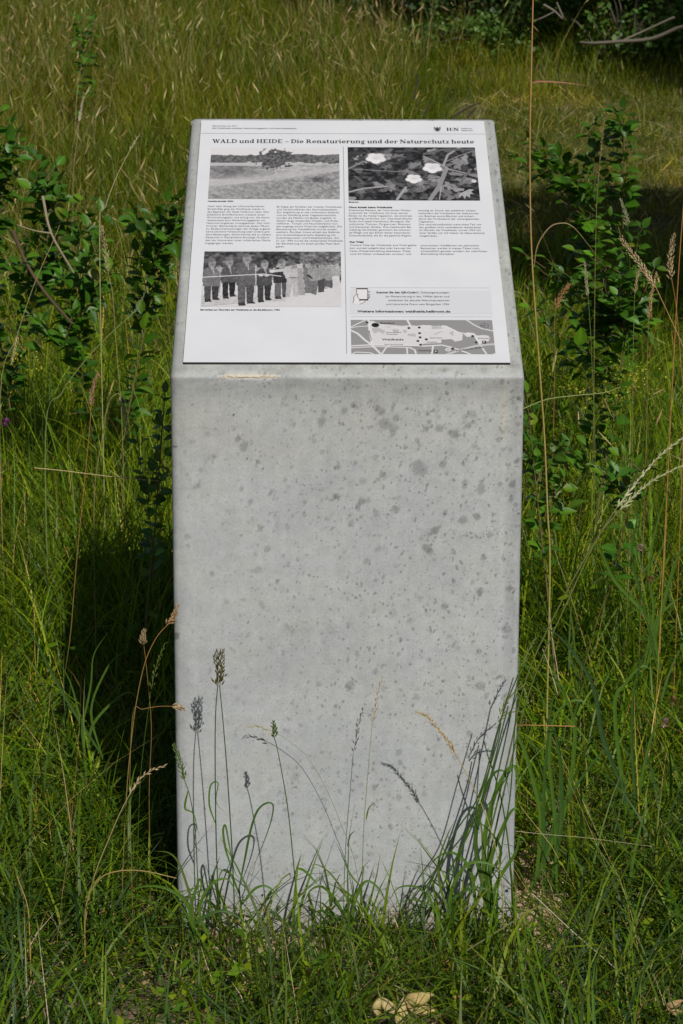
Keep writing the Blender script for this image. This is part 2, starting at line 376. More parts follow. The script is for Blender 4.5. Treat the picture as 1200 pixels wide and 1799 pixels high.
# crumbs of mortar in the broken edge
ac = Acc()
OCT = np.array([[1, 0, 0], [-1, 0, 0], [0, 1, 0], [0, -1, 0], [0, 0, 1], [0, 0, -1]], float); OF = np.array([[0, 2, 4], [2, 1, 4], [1, 3, 4], [3, 0, 4], [2, 0, 5], [1, 2, 5], [3, 1, 5], [0, 3, 5]])
for k in range(260):
    x = -.175+np.clip(RNG.normal(0, .03), -.052, .052)
    r = RNG.uniform(.0006, .0014)
    ac.add(OCT*np.array([1.6, .7, .8])*r*RNG.uniform(.7, 1.3, (6, 1))+np.array([x, .0022, HF-.0025+RNG.normal(0, .0010)]), OF, np.array([.62, .56, .45])*RNG.uniform(.7, 1.15))
link('mortar_crumbs', ac.mesh('mortar_crumbs', False), stele, plantmat('mortar', .9, 0, .2))['kind'] = 'stuff'

# ------------------------------------------------------------------ the printed board
bmn, n, b, N, L = mat('board_white')
b.inputs['Base Color'].default_value = (.70, .70, .735, 1); b.inputs['Roughness'].default_value = .38
tc = N('ShaderNodeTexCoord'); z = N('ShaderNodeTexNoise'); z.inputs['Scale'].default_value = 9; z.inputs['Detail'].default_value = 6
r = N('ShaderNodeValToRGB'); r.color_ramp.elements[0].position = .3; r.color_ramp.elements[0].color = (.535, .542, .572, 1)
r.color_ramp.elements[1].position = .7; r.color_ramp.elements[1].color = (.572, .578, .605, 1)
L(tc.outputs['Object'], z.inputs[0]); L(z.outputs['Fac'], r.inputs[0]); L(r.outputs[0], b.inputs['Base Color'])
darkm = plain('board_core', (.03, .025, .022), .7)
ink = plain('ink', (.022, .021, .024), .5); inkg = plain('grey_ink', (.05, .05, .055), .5); inkb = plain('body_ink', (.15, .15, .16), .5); linem = plain('line_ink', (.17, .17, .18), .5)
boxm = plain('pale_grey_print', (.505, .51, .538), .4)
pm, n, b, N, L = mat('print'); a = N('ShaderNodeAttribute'); a.attribute_name = 'Col'; L(a.outputs['Color'], b.inputs['Base Color']); b.inputs['Roughness'].default_value = .4
BW, BH, BT = .594, .841, .004
def box_bm(x0, x1, y0, y1, z0, z1, bev=0):
    bm = bmesh.new(); bmesh.ops.create_cube(bm, size=1)
    for v_ in bm.verts: v_.co = Vector((x0+(v_.co.x+.5)*(x1-x0), y0+(v_.co.y+.5)*(y1-y0), z0+(v_.co.z+.5)*(z1-z0)))
    if bev: bmesh.ops.bevel(bm, geom=bm.edges[:], offset=bev, segments=1, affect='EDGES')
    return bm
me = bpy.data.meshes.new('board'); bm = box_bm(0, BW, 0, BH, .0015, .0015+BT)
for f in bm.faces: f.material_index = 0 if f.normal.z > .5 else 1
bm.to_mesh(me); bm.free(); me.materials.append(bmn); me.materials.append(darkm)
board = link('board', me, stele)
g0 = .0323
board.matrix_world = Matrix.Translation((-BW/2-.001, g0*math.cos(SA), HF+g0*math.sin(SA))) @ Matrix.Rotation(SA, 4, 'X')
ZB = .0015+BT
def rect(name, u0, u1, v0, v1, m, dz=.0003):
    me = bpy.data.meshes.new(name); u0, u1, v0, v1 = [k/1000 for k in (u0, u1, v0, v1)]
    me.from_pydata([(u0, v0, ZB+dz), (u1, v0, ZB+dz), (u1, v1, ZB+dz), (u0, v1, ZB+dz)], [], [(0, 1, 2, 3)]); return link(name, me, board, m)
rect('rule_line', 1, 593, 788.4, 789.4, linem); rect('rule_line', 296.5, 297.5, 25.8, 738, linem)
rect('rule_line', 306, 570, 234, 234.5, linem); rect('rule_line', 305.5, 569, 140.6, 141.1, linem)
rect('grey_panel', 305.5, 571, 150, 225, boxm)

def text_mesh(s, size, bold=0):
    cu = bpy.data.curves.new('t', 'FONT'); cu.body = s; cu.size = size; cu.resolution_u = 2; cu.offset = bold
    o = bpy.data.objects.new('t', cu); COL.objects.link(o)
    dg = bpy.context.evaluated_depsgraph_get(); dg.update()
    me = bpy.data.meshes.new_from_object(o.evaluated_get(dg))
    bpy.data.objects.remove(o)
    n = len(me.vertices); V = np.zeros(n*3, np.float32); me.vertices.foreach_get('co', V); V = V.reshape(-1, 3)
    F = [tuple(p.vertices) for p in me.polygons]
    bpy.data.meshes.remove(me); return V, F
def paragraph(lines, u, v, pitch, size, sx=1., m=ink, bold=0., right=False, fit=None, name='paragraph', rot=0, label=None, dz=.0006):
    VV = []; FF = []; k0 = 0
    for k, s in enumerate(lines):
        if not s: continue
        V, F = text_mesh(s, size/1000, bold/1000)
        V = V.copy(); w_ = V[:, 0].max()
        f = sx if fit is None else fit/1000/w_
        V[:, 0] *= f
        if right: V[:, 0] -= V[:, 0].max()
        x, y = V[:, 0].copy(), V[:, 1]-k*pitch/1000
        V[:, 0] = u/1000+x*math.cos(rot)-y*math.sin(rot); V[:, 1] = v/1000+x*math.sin(rot)+y*math.cos(rot); V[:, 2] = ZB+dz
        VV.append(V); FF += [tuple(i+k0 for i in f_) for f_ in F]; k0 += len(V)
    me = bpy.data.meshes.new(name); me.from_pydata(np.concatenate(VV).tolist(), [], FF)
    return link(name, me, board, m, label=label)
c1 = """Nach dem Abzug der US-amerikanischen|Streitkräfte ging die Waldheide wieder in|das Eigentum der Stadt Heilbronn über. Das|städtische Grünflächenamt erstellte einen|Grünordnungsplan und schlug vor, die Atom-|raketenbasis zum Naherholungsgebiet mit|Naturvorrangzonen umzugestalten. Der Heil-|bronner Gemeinderat stimmte diesen Plänen|zu. Bodenuntersuchungen der Anlage ergaben|keine atomare Verseuchung oder andere grö-|ßere Belastungen. Somit konnte das zu diesem|Zeitpunkt in Deutschland einmalige Großpro-|jekt der Konversion einer militärischen Fläche|angegangen werden.""".split('|')
c2 = """Es folgte der Rückbau der meisten Hochbauten|und Verkehrsflächen der Atomraketenbasis.|Zur Angleichung an das vorhandene Gelände|und zur Schaffung einer Vegetationsschicht|wurden die Flächen mit Boden angefüllt. In|diesem Zuge entstanden Wiesen- und Rude-|ralflächen. Tümpel und Feuchtbereiche wur-|den angelegt sowie Wald neu aufgeforstet. Die|Beweidung der Heideflächen wurde wieder|etabliert. Darüber hinaus erhielt das Gelände|eine landschaftsplanerische Gestaltung mit|Aussichtspunkten und Freizeitbereichen. Am|21. Juli 1996 wurde die renaturierte Waldheide|der Bevölkerung mit einem großen Fest über-|geben.""".split('|')
c3 = """Klassisches Element der historischen Weide-|landschaft der Waldheide mit ihren sauren|Böden ist die Heide-Vegetation, die einstmals|großflächig vorhanden war. Charakteristische|Arten sind dabei Heidekraut, Borstgras, Ge-|wöhnlicher Thymian, Purgier-Lein, Blutwurz|und Deutscher Ginster. Die traditionelle Be-|weidung mit Schafen garantiert die schonen-|de Pflege und den Erhalt dieser besonderen|Kulturlandschaft, die für die gesamte Region""".split('|')
c4 = """einmalig ist. Durch den selektiven Verbiss|verhindern die Weidetiere das Aufkommen|von Büschen sowie Bäumen und sichern|damit den Fortbestand der namengebenden|Vegetation.|Der naturschutzfachlich wertvollste Teil, mit|den größten noch verbliebenen Heideresten|im Norden der Waldheide, wurde 1994 mit|einer Größe von 4,5 Hektar als Naturdenkmal|ausgewiesen.""".split('|')
c5 = """Weitere Teile der Waldheide sind Wald geblie-|ben, wurden aufgeforstet oder bewusst der|freien Wiederbewaldung überlassen. Diese|rund 24 Hektar umfassenden struktur- und""".split('|')
c6 = """artenreichen Waldflächen mit zahlreichen|Baumarten werden in weiten Teilen nicht|wirtschaftlich genutzt, sondern der natürlichen|Entwicklung überlassen.""".split('|')
SZ = 8.0
def natw(s, size): return text_mesh(s, size/1000)[0][:, 0].max()*1000
SX = 127.6/natw(c1[10], SZ)
B_ = dict(size=SZ, sx=SX, m=inkb)
paragraph(c1, 25.3, 510.6, 10.03, bold=.0, **B_); paragraph(c2, 162.7, 509.1, 10.0, bold=.0, **B_)
paragraph(c3, 305.6, 497.3, 9.95, bold=.0, **B_); paragraph(c4, 443.3, 496.8, 9.95, bold=.0, **B_)
paragraph(c5, 306, 374.3, 10.05, bold=.0, **B_); paragraph(c6, 443.6, 373.8, 9.75, bold=.0, **B_)
paragraph(['Ohne Schafe keine Waldheide'], 305.6, 507.6, 10, SZ, bold=.28, fit=87, name='subheading')
paragraph(['Der Wald'], 306.2, 385.1, 10, SZ, bold=.28, fit=27, name='subheading')
paragraph(['Heidelandschaft, 2024'], 24.9, 529.3, 8, 6.2, bold=.2, fit=51, name='caption'); paragraph(['Blutwurz'], 306.1, 527.2, 8, 6.2, bold=.2, fit=20, name='caption')
paragraph(['Bürgerfest zur Übergabe der Waldheide an die Bevölkerung, 1996'], 24.8, 159.6, 8, 6.4, bold=.2, fit=148.5, name='caption')
paragraph(['Geschichte vor Ort.', 'Die Waldheide zwischen Naherholungsgebiet und Atomraketenbasis'], 23.9, 816, 9.2, 7.0, sx=176/natw('Die Waldheide zwischen Naherholungsgebiet und Atomraketenbasis', 7.0), m=inkg, name='header_text')
paragraph(['Heilbronn', 'Stadtarchiv'], 544.3, 808.5, 8, 6.4, sx=25/natw('Stadtarchiv', 6.4), m=inkg, name='logo_text')
k = (492.7-354.9)/natw('Scannen Sie den QR-Code für Zeitzeugenaussagen', SZ)
paragraph(['Scannen Sie den QR-Code'], 354.9, 215.9, 10, SZ, bold=.28, fit=74, name='notice_text')
paragraph(['für Zeitzeugenaussagen'], 492.5, 215.9, 10, SZ, sx=k*1.0, right=True, name='notice_text')
paragraph(['zur Renaturierung in den 1990er Jahren und', 'entdecken Sie aktuelle Naturimpressionen', 'und historische Fotos vom Bürgerfest 1996.'], 492, 202.9, 12.5, SZ, sx=k, right=True, name='notice_text')
paragraph(['Weitere Informationen: waldheide.heilbronn.de'], 318.5, 154.2, 10, 9.6, bold=.33, fit=173.5, name='notice_text')

# heading in a serif letter drawn stroke by stroke
def serif_text(s, u0, v0, width, cap, name, gap=.13):
    T, t, sl, xh = .19, .075, .075, .70
    quads = []; x = 0
    def poly(p): quads.append(p)
    def bar(a, b_, w_):
        (x0, y0), (x1, y1) = a, b_; dx, dy = x1-x0, y1-y0; l = math.hypot(dx, dy) or 1; nx_, ny_ = -dy/l*w_/2, dx/l*w_/2
        poly([(x0+nx_, y0+ny_), (x0-nx_, y0-ny_), (x1-nx_, y1-ny_), (x1+nx_, y1+ny_)])
    def stem(cx, y0, y1, w_=T): poly([(cx-w_/2, y0), (cx+w_/2, y0), (cx+w_/2, y1), (cx-w_/2, y1)])
    def sf(cx, y, side=0, hw=.2):                        # slab, side -1 left half only
        a_ = cx-hw if side <= 0 else cx; b2 = cx+hw if side >= 0 else cx
        poly([(a_, y), (b2, y), (b2, y+sl), (a_, y+sl)])
    def arc(cx, cy, rx, ry, a0, a1, T_=T, n_=14):
        pr = None
        for k_ in range(n_+1):
            a_ = math.radians(a0+(a1-a0)*k_/n_); w_ = t+(T_-t)*abs(math.cos(a_))**1.3
            c_, s_ = math.cos(a_), math.sin(a_)
            o_ = (cx+c_*rx, cy+s_*ry); i_ = (cx+c_*(rx-w_), cy+s_*(ry-w_))
            if pr: poly([pr[0], o_, i_, pr[1]])
            pr = (o_, i_)
    for ch in s:
        o = x; X = lambda a_: a_+o
        if ch == ' ': x += .30; continue
        if ch == 'W':
            bar((X(.12), 1), (X(.40), 0), T); bar((X(.40), 0), (X(.62), .95), t*1.2); bar((X(.58), .95), (X(.86), 0), T); bar((X(.86), 0), (X(1.10), 1), t*1.2)
            sf(X(.14), 1-sl); sf(X(.6), 1-sl, hw=.12); sf(X(1.1), 1-sl, hw=.16); wd = 1.26
        elif ch == 'A': bar((X(.12), 0), (X(.42), 1), t*1.2); bar((X(.42), 1), (X(.74), 0), T); bar((X(.24), .3), (X(.64), .3), t); sf(X(.13), 0, hw=.15); sf(X(.75), 0); wd = .94
        elif ch == 'L': stem(X(.24), 0, 1); sf(X(.24), 0); sf(X(.24), 1-sl); poly([(X(.24), 0), (X(.78), 0), (X(.78), sl), (X(.24), sl)]); stem(X(.75), 0, .3, t); wd = .82
        elif ch == 'D': stem(X(.24), 0, 1); sf(X(.24), 0, -1); sf(X(.24), 1-sl, -1); arc(X(.42), .5, .52, .5, -90, 90); poly([(X(.2), 0), (X(.42), 0), (X(.42), t), (X(.2), t)]); poly([(X(.2), 1-t), (X(.42), 1-t), (X(.42), 1), (X(.2), 1)]); wd = .98
        elif ch == 'H': stem(X(.24), 0, 1); stem(X(.82), 0, 1); bar((X(.24), .52), (X(.82), .52), t); [sf(X(c_), y_) for c_ in (.24, .82) for y_ in (0, 1-sl)]; wd = 1.06
        elif ch == 'E': stem(X(.24), 0, 1); sf(X(.24), 0, -1); sf(X(.24), 1-sl, -1); [poly([(X(.24), y_), (X(e_), y_), (X(e_), y_+sl), (X(.24), y_+sl)]) for y_, e_ in ((0, .82), (.47, .62), (1-sl, .78))]; stem(X(.79), 0, .28, t); stem(X(.75), .74, 1, t); wd = .88
        elif ch == 'I': stem(X(.24), 0, 1); sf(X(.24), 0); sf(X(.24), 1-sl); wd = .48
        elif ch == 'N': stem(X(.18), 0, 1, t*1.2); stem(X(.86), 0, 1, t*1.2); bar((X(.2), .96), (X(.84), .04), T*1.1); sf(X(.18), 0, hw=.16); sf(X(.18), 1-sl, -1); sf(X(.86), 1-sl, hw=.16); wd = 1.04
        elif ch == 'R': stem(X(.24), 0, 1); sf(X(.24), 0); sf(X(.24), 1-sl, -1); arc(X(.46), .74, .34, .26, -90, 90, T, 10); poly([(X(.24), 1-t), (X(.46), 1-t), (X(.46), 1), (X(.24), 1)]); poly([(X(.24), .48), (X(.46), .48), (X(.46), .48+t), (X(.24), .48+t)]); bar((X(.5), .5), (X(.8), .03), T); sf(X(.86), 0, hw=.12); wd = .98
        elif ch in 'un':
            stem(X(.2), 0, xh); stem(X(.64), 0, xh)
            if ch == 'n': arc(X(.42), xh-.22, .31, .24, 20, 150, T, 8); [sf(X(c_), 0, hw=.17) for c_ in (.2, .64)]; sf(X(.2), xh-sl, -1, .17)
            else: arc(X(.42), .22, .31, .24, 200, 340, T, 8); [sf(X(c_), xh-sl, -1, .17) for c_ in (.2, .64)]; sf(X(.64), 0, 1, .17)
            wd = .84
        elif ch == 'h': stem(X(.2), 0, 1.03); stem(X(.64), 0, xh-.1); arc(X(.42), xh-.22, .31, .24, 10, 150, T, 8); [sf(X(c_), 0, hw=.17) for c_ in (.2, .64)]; sf(X(.2), 1.03-sl, -1, .17); wd = .84
        elif ch == 'd': arc(X(.36), xh/2, .32, xh/2, 0, 360); stem(X(.6), 0, 1.03); sf(X(.6), 1.03-sl, -1, .17); sf(X(.6), 0, 1, .17); wd = .8
        elif ch == 'i': stem(X(.2), 0, xh); sf(X(.2), 0, hw=.17); sf(X(.2), xh-sl, -1, .17); arc(X(.2), .92, .1, .1, 0, 360, .1, 8); wd = .4
        elif ch == 'e': arc(X(.38), xh/2, .34, xh/2, 0, 320); bar((X(.08), xh/2), (X(.7), xh/2), t); wd = .76
        elif ch == 'c': arc(X(.38), xh/2, .34, xh/2, 45, 320); stem(X(.62), xh*.68, xh*.9, .14); wd = .72
        elif ch == 'a': arc(X(.33), xh-.24, .28, .24, 20, 165, .14, 8); stem(X(.52), 0, xh-.2); arc(X(.32), .21, .27, .21, 0, 360, .16, 10); sf(X(.52), 0, 1, .19); wd = .74
        elif ch == 't': stem(X(.2), .12, .92); bar((X(.02), xh-sl/2), (X(.42), xh-sl/2), sl); arc(X(.34), .2, .235, .2, 180, 300, T, 6); wd = .50
        elif ch == 'r': stem(X(.2), 0, xh); sf(X(.2), 0, hw=.18); sf(X(.2), xh-sl, -1, .17); arc(X(.46), xh-.22, .24, .22, 60, 160, .12, 6); stem(X(.56), xh-.22, xh-.04, .16); wd = .64
        elif ch == 'g': arc(X(.34), xh-.24, .28, .24, 0, 360, .16, 12); arc(X(.36), -.14, .32, .15, 0, 360, .12, 12); bar((X(.15), .2), (X(.5), .1), t*1.4); bar((X(.5), xh-.05), (X(.74), xh-.03), t*1.2); wd = .76
        elif ch == 's': arc(X(.33), xh-.2, .25, .2, 30, 250, .14, 10); arc(X(.33), .2, .27, .2, -130, 100, .14, 10); bar((X(.16), xh*.58), (X(.5), xh*.42), .14); stem(X(.54), xh-.24, xh-.04, t); stem(X(.1), .03, .24, t); wd = .66
        elif ch == 'z': [poly([(X(.06), y_), (X(.6), y_), (X(.6), y_+sl), (X(.06), y_+sl)]) for y_ in (0, xh-sl)]; bar((X(.5), xh-.03), (X(.16), .03), T*.9); stem(X(.57), 0, .22, t); stem(X(.1), xh-.2, xh, t); wd = .66
        elif ch == '–': poly([(X(.04), .31), (X(.64), .31), (X(.64), .39), (X(.04), .39)]); wd = .68
        elif ch == ':': [poly([(X(.1), y_), (X(.18), y_), (X(.18), y_+.16), (X(.1), y_+.16)]) for y_ in (0, .4, .84)]; wd = .26
        x += wd+gap*.25
    sc = width/x; V = []; F = []
    for p in quads:
        F.append(tuple(range(len(V), len(V)+4)))
        V += [((u0+a_*sc)/1000, (v0+b_*cap)/1000, ZB+.0006+.0000) for a_, b_ in p]
    me = bpy.data.meshes.new(name); me.from_pydata(V, [], F); return link(name, me, board, ink)
serif_text('WALD und HEIDE – Die Renaturierung und der Naturschutz heute', 26.7, 751.3, 542.5, 14.2, 'heading')
serif_text('H:N', 513.2, 801.5, 26.5, 11.5, 'logo_letters')

# raster prints: vertex-coloured sheets painted with numpy
def lin(g): g = np.clip(g, 0, 1); return np.where(g < .04045, g/12.92, ((g+.055)/1.055)**2.4)
def sheet(name, img, u0, u1, v0, v1, tint=(1, .975, 1.0), label=None):
    h, w_ = img.shape[:2]
    uu = np.linspace(u0, u1, w_)/1000; vv = np.linspace(v1, v0, h)/1000
    UU, VV = np.meshgrid(uu, vv); V = np.stack([UU, VV, np.full_like(UU, ZB+.0004)], -1).reshape(-1, 3)
    i_, j_ = np.meshgrid(np.arange(w_-1), np.arange(h-1)); q_ = (j_*w_+i_).ravel()
    F = np.stack([q_+w_, q_+w_+1, q_+1, q_], 1)
    C = lin(img)[..., None]*np.array(tint)*.82
    return link(name, mesh_np(name, V, F, C.reshape(-1, 3), False), board, pm, label=label)
def canvas(w_, h): 
    x, y = np.meshgrid((np.arange(w_)+.5)/w_, (np.arange(h)+.5)/h); return x, y
def inpoly(x, y, P):
    r_ = np.zeros(x.shape, bool); n_ = len(P)
    for i_ in range(n_):
        x0, y0 = P[i_]; x1, y1 = P[i_-1]
        c_ = ((y0 > y) != (y1 > y)); r_ ^= c_ & (x < (x1-x0)*(y-y0)/((y1-y0) or 1e-9)+x0)
    return r_
def seg(x, y, a, b_, asp):                               # distance, in units of the width
    dx, dy = b_[0]-a[0], (b_[1]-a[1])*asp; px_, py_ = x-a[0], (y-a[1])*asp
    t_ = np.clip((px_*dx+py_*dy)/((dx*dx+dy*dy) or 1e-9), 0, 1)
    return np.hypot(px_-t_*dx, py_-t_*dy)
def pline(img, x, y, P, wd, val, asp, soft=.0025):
    d = np.full(x.shape, 9.)
    for a, b_ in zip(P[:-1], P[1:]): d = np.minimum(d, seg(x, y, a, b_, asp))
    k_ = np.clip((wd/2-d)/soft+.5, 0, 1); img[:] = img*(1-k_)+val*k_
def ell(img, x, y, cx, cy, rx, ry, val, soft=.25):
    d = np.sqrt(((x-cx)/rx)**2+((y-cy)/ry)**2); k_ = np.clip((1-d)/soft+.5, 0, 1); img[:] = img*(1-k_)+val*k_
# photo 1: heath with a path, a round shrub and a line of trees
x, y = canvas(250, 150); nz = fbm(x*70, y*60, 61); n2 = fbm(x*22, y*30, 62)
img = np.full(x.shape, .84)
sky_ = .835+0*x
tree = (.24+.42*fbm(x*60, y*45, 63)-.1*fbm(x*10, y*8, 64))
top = .120+.055*fbm(x*26, 0*x, 65)-.012*(x > .6)
img = np.where(y > top, tree, sky_)
field = .66+.12*n2+.12*(nz-.5)
img = np.where(y > .25+.09*fbm(x*20, y*3, 75), field, img)
img = np.where((y > .33) & (y < .62), .42+.26*n2+.22*(nz-.5)+(.1 if 1 else 0)*(x > .5), img)
pt = .70-.30*np.clip(x, 0, 1)**1.3; band = np.exp(-((y-pt)/(.055+.035*(1-x)))**2)
low = y > pt+.05
img = np.where(low, .40+.34*fbm(x*60, y*38, 66)+.10*(n2-.5), img)
img = img*(1-band*.85)+(.70+.1*(nz-.5))*band*.85
img = np.where((y > .30) & (y < .36) & (x < .42), .72, img)
img -= .22*np.exp(-(((x-.84)/.07)**2+((y-.62)/.05)**2)); img -= .14*np.exp(-(((x-.16)/.12)**2+((y-.45)/.09)**2))
bn = fbm(x*34, y*22, 68); bush = (((x-.505)/(.125*(.45+1.1*bn)))**2+((y-.215)/(.205*(.35+1.2*bn)))**2) < 1
img = np.where(bush, .10+.50*fbm(x*75, y*50, 69), img)
sheet('photo_print', img, 25, 288.5, 540, 732, label='black and white photo print of a heath with a path and a round shrub')
# photo 2: three pale flowers over dark leaves
x, y = canvas(250, 165); asp = 200/263
img = .06+.50*fbm(x*30, y*26, 71)**1.8+.10*(fbm(x*80, y*60, 72)-.5)
rs = np.random.default_rng(9)
for k in range(95):                                      # toothed leaflets in fans
    cx, cy = rs.random(), rs.random(); a0 = rs.uniform(0, 6.28); g_ = rs.uniform(.2, .62)
    for m_ in range(5):
        a = a0+(m_-2)*.55; l = rs.uniform(.04, .09); ca, sa_ = math.cos(a), math.sin(a)
        P = [(cx, cy), (cx+ca*l*.5-sa_*.017, cy+(sa_*l*.5+ca*.017)/asp), (cx+ca*l, cy+sa_*l/asp), (cx+ca*l*.5+sa_*.017, cy+(sa_*l*.5-ca*.017)/asp)]
        msk = inpoly(x, y, P); img[msk] = (g_+.12*(fbm(x*90, y*70, 73)-.5))[msk]
        pline(img, x, y, [(cx, cy), P[2]], .0025, g_*.65, asp)
for P, w_, g_ in (([(.62, .98), (.70, .72), (.76, .42)], .035, .55), ([(.74, .35), (.78, .15), (.88, .0)], .02, .6), ([(.59, .17), (.70, .3), (.78, .42), (.92, .5)], .012, .62),
        ([(.0, .85), (.12, .78), (.3, .74)], .018, .62), ([(.37, .98), (.41, .85), (.44, .76)], .022, .62), ([(.0, .42), (.12, .28)], .02, .5), ([(.03, .42), (.4, .47)], .008, .55),
        ([(.60, .13), (.74, .05), (.98, .04)], .03, .38), ([(.86, .68), (.9, .55), (.95, .42)], .022, .42), ([(.69, .98), (.71, .75)], .008, .66), ([(.05, .55), (.12, .68)], .01, .45), ([(.76, .28), (.85, .18), (.97, .08)], .012, .5)):
    pline(img, x, y, P, w_, g_, asp)
for cx, cy, r_ in ((.22, .215, .075), (.653, .395, .072), (.505, .60, .062)):
    for k in range(5):
        a = k*6.283/5+.35; ell(img, x, y, cx+math.cos(a)*r_*.58, cy+math.sin(a)*r_*.58*1.35, r_*.50, r_*.5*1.25, .86+.03*math.sin(k), .3)
    ell(img, x, y, cx, cy, r_*.35, r_*.4, .80, .8)
ell(img, x, y, .965, .64, .02, .03, .8)
for m_ in range(5):
    a = 1.0+(m_-2)*.62; P = [(.885, .83), (.885+math.cos(a-.3)*.05, .83+math.sin(a-.3)*.08), (.885+math.cos(a)*.075, .83+math.sin(a)*.14), (.885+math.cos(a+.3)*.05, .83+math.sin(a+.3)*.08)]
    img[inpoly(x, y, P)] = .66
sheet('photo_print', img, 306, 569, 536, 736, label='black and white photo print of pale five-petalled flowers among leaves')
# photo 3: people in suits behind a ribbon
x, y = canvas(280, 160); asp = 182/264
img = .14+.50*fbm(x*40, y*26, 81)**1.5+.12*(fbm(x*6, y*5, 82)-.5)
img = np.where((x > .42) & (x < .6), img*.75, img); img = np.where(x > .7, img*1.15+.05, img)
gl = .56+.03*np.sin(x*9); img = np.where(y > gl, .80+.03*(fbm(x*30, y*14, 83)-.5), img)
img = np.where((y > .30) & (y < gl) & (x > .05), np.where(fbm(x*50, y*20, 84) > .5, .62, .30)*1.0, img)
def C1(px_, py_): return ((px_-122+52*(py_-55)/855)/(2133+67*(py_-55)/855), (py_-55)/855)
def C2(px_, py_): return C1(px_+1111, py_-6)
def fill(P, g_, cv=C1, tex=.06):
    m_ = inpoly(x, y, [cv(*p) for p in P]); img[m_] = (g_+tex*(fbm(x*70, y*50, 85)-.5)*2)[m_]
def head(cx, cy, r_, g_=.64, cv=C1, hair=.42):
    c_ = cv(cx, cy); ell(img, x, y, c_[0], c_[1], r_/2133, r_*1.15/855, g_, .3)
    ell(img, x, y, c_[0]-r_*.25/2133, c_[1]-r_*.7/855, r_*.8/2133, r_*.42/855, hair, .9); ell(img, x, y, c_[0]+.1*r_/2133, c_[1]+r_*.3/855, r_*.5/2133, r_*.3/855, g_*.8, .9)
# crowd at right first
for (cx, top_, bot, wd, g_) in ((1620, 300, 640, 90, .70), (1740, 300, 700, 110, .45), (2000, 300, 640, 120, .62), (2080, 310, 600, 120, .55), (2180, 290, 560, 90, .72), (1290, 320, 760, 60, .75), (905, 330, 700, 60, .74), (350, 350, 700, 50, .62)):
    fill([(cx-wd/2, top_), (cx+wd/2, top_), (cx+wd*.55, bot*.7), (cx+wd*.4, bot), (cx-wd*.4, bot), (cx-wd*.55, bot*.7)], g_, C1); head(cx, top_-30, 40, .68)
def man(cx, sy, hip, foot, wd, coat, trou, hg=.58, face=1, r_=58, shirt=True):
    fill([(cx-wd*.5, sy+60), (cx-wd*.25, sy), (cx+wd*.22, sy), (cx+wd*.48, sy+70), (cx+wd*.52, hip), (cx-wd*.52, hip)], coat)
    fill([(cx-wd*.44, hip), (cx-.02*wd, hip), (cx-.05*wd, foot-40), (cx-.42*wd, foot-30)], trou); fill([(cx, hip), (cx+wd*.46, hip), (cx+wd*.38, foot-60), (cx+.05*wd, foot-50)], trou*.8)
    fill([(cx-.42*wd, foot-35), (cx-.05*wd, foot-45), (cx+.02*wd, foot), (cx-.38*wd, foot+5)], .22); fill([(cx+.06*wd, foot-60), (cx+.40*wd, foot-65), (cx+.52*wd, foot-30), (cx+.08*wd, foot-25)], .2)
    if shirt: fill([(cx-.06*wd, sy-5), (cx+.12*wd, sy), (cx+.16*wd, sy+130)], .74); fill([(cx+.02*wd, sy+15), (cx+.09*wd, sy+15), (cx+.12*wd, sy+110)], .4)
    head(cx+.03*wd*face, sy-62, r_, hg)
    img_x = (np.abs(x-C1(cx, 0)[0]-.0) < .003)
for P, g_ in (([(40, 740), (1400, 700), (1400, 830), (900, 840), (60, 900)], .74),):
    fill(P, g_, C1, .02)
pline(img, x, y, [C1(80, 905), C1(630, 860)], .004, .55, asp)
man(240, 310, 600, 835, 260, .44, .30); man(510, 290, 540, 785, 230, .34, .18); man(775, 235, 590, 890, 290, .38, .36, .58, 1.6, 68)
man(1060, 320, 590, 840, 240, .30, .26, .64); man(1330, 300, 545, 790, 250, .20, .40, .62)
def off(P): return [(a+1111, b_-6) for a, b_ in P]
fill(off([(270, 300), (350, 290), (520, 330), (530, 480), (290, 490), (250, 400)]), .72); fill(off([(40, 360), (260, 330), (262, 375), (60, 395)]), .74)
fill(off([(300, 480), (470, 470), (480, 760), (400, 760), (390, 560), (350, 760), (280, 780)]), .68); head(1111+400, 290, 48, .62); head(1111+215, 265, 55, .64)
fill(off([(460, 330), (540, 330), (590, 740), (480, 740)]), .6); head(1111+492, 265, 40, .78, hair=.15)
fill(off([(620, 330), (820, 330), (880, 500), (760, 540), (640, 500)]), .58); fill(off([(620, 540), (800, 510), (760, 740), (640, 700)]), .44); head(1111+715, 300, 45, .58)
fill(off([(600, 430), (660, 430), (710, 500), (650, 470)]), .18); fill(off([(330, 465), (455, 465), (455, 480), (330, 480)]), .25)
fill(off([(780, 520), (900, 480), (880, 690), (790, 700)]), .30); fill(off([(880, 440), (1010, 420), (1010, 640), (890, 600)]), .36); head(1111+950, 450, 55, .6, hair=.6)
fill(off([(1000, 450), (1120, 440), (1130, 720), (1040, 700)]), .78); fill(off([(800, 320), (960, 320), (960, 470), (820, 480)]), .56); head(1111+830, 280, 38, .62); head(1111+905, 290, 38, .6)
fill(off([(980, 330), (1130, 320), (1130, 450), (1000, 440)]), .62); head(1111+1040, 280, 42, .64)
img = np.clip(img+.16*(fbm(x*95, y*34, 86, 3)-.5)*(y > .2)*(img < .75), 0, 1)
pline(img, x, y, [C1(95, 462), C1(500, 440), C1(880, 420), C1(1050, 410), C1(1320, 445)], .009, .84, asp)
ell(img, x, y, *C1(1010, 430), .018, .02, .78); ell(img, x, y, *C1(1100, 432), .018, .02, .76); ell(img, x, y, *C1(1180, 370), .02, .025, .8)
sheet('photo_print', img, 25, 288.8, 172, 354.5, label='black and white photo print of men in suits cutting a ribbon')
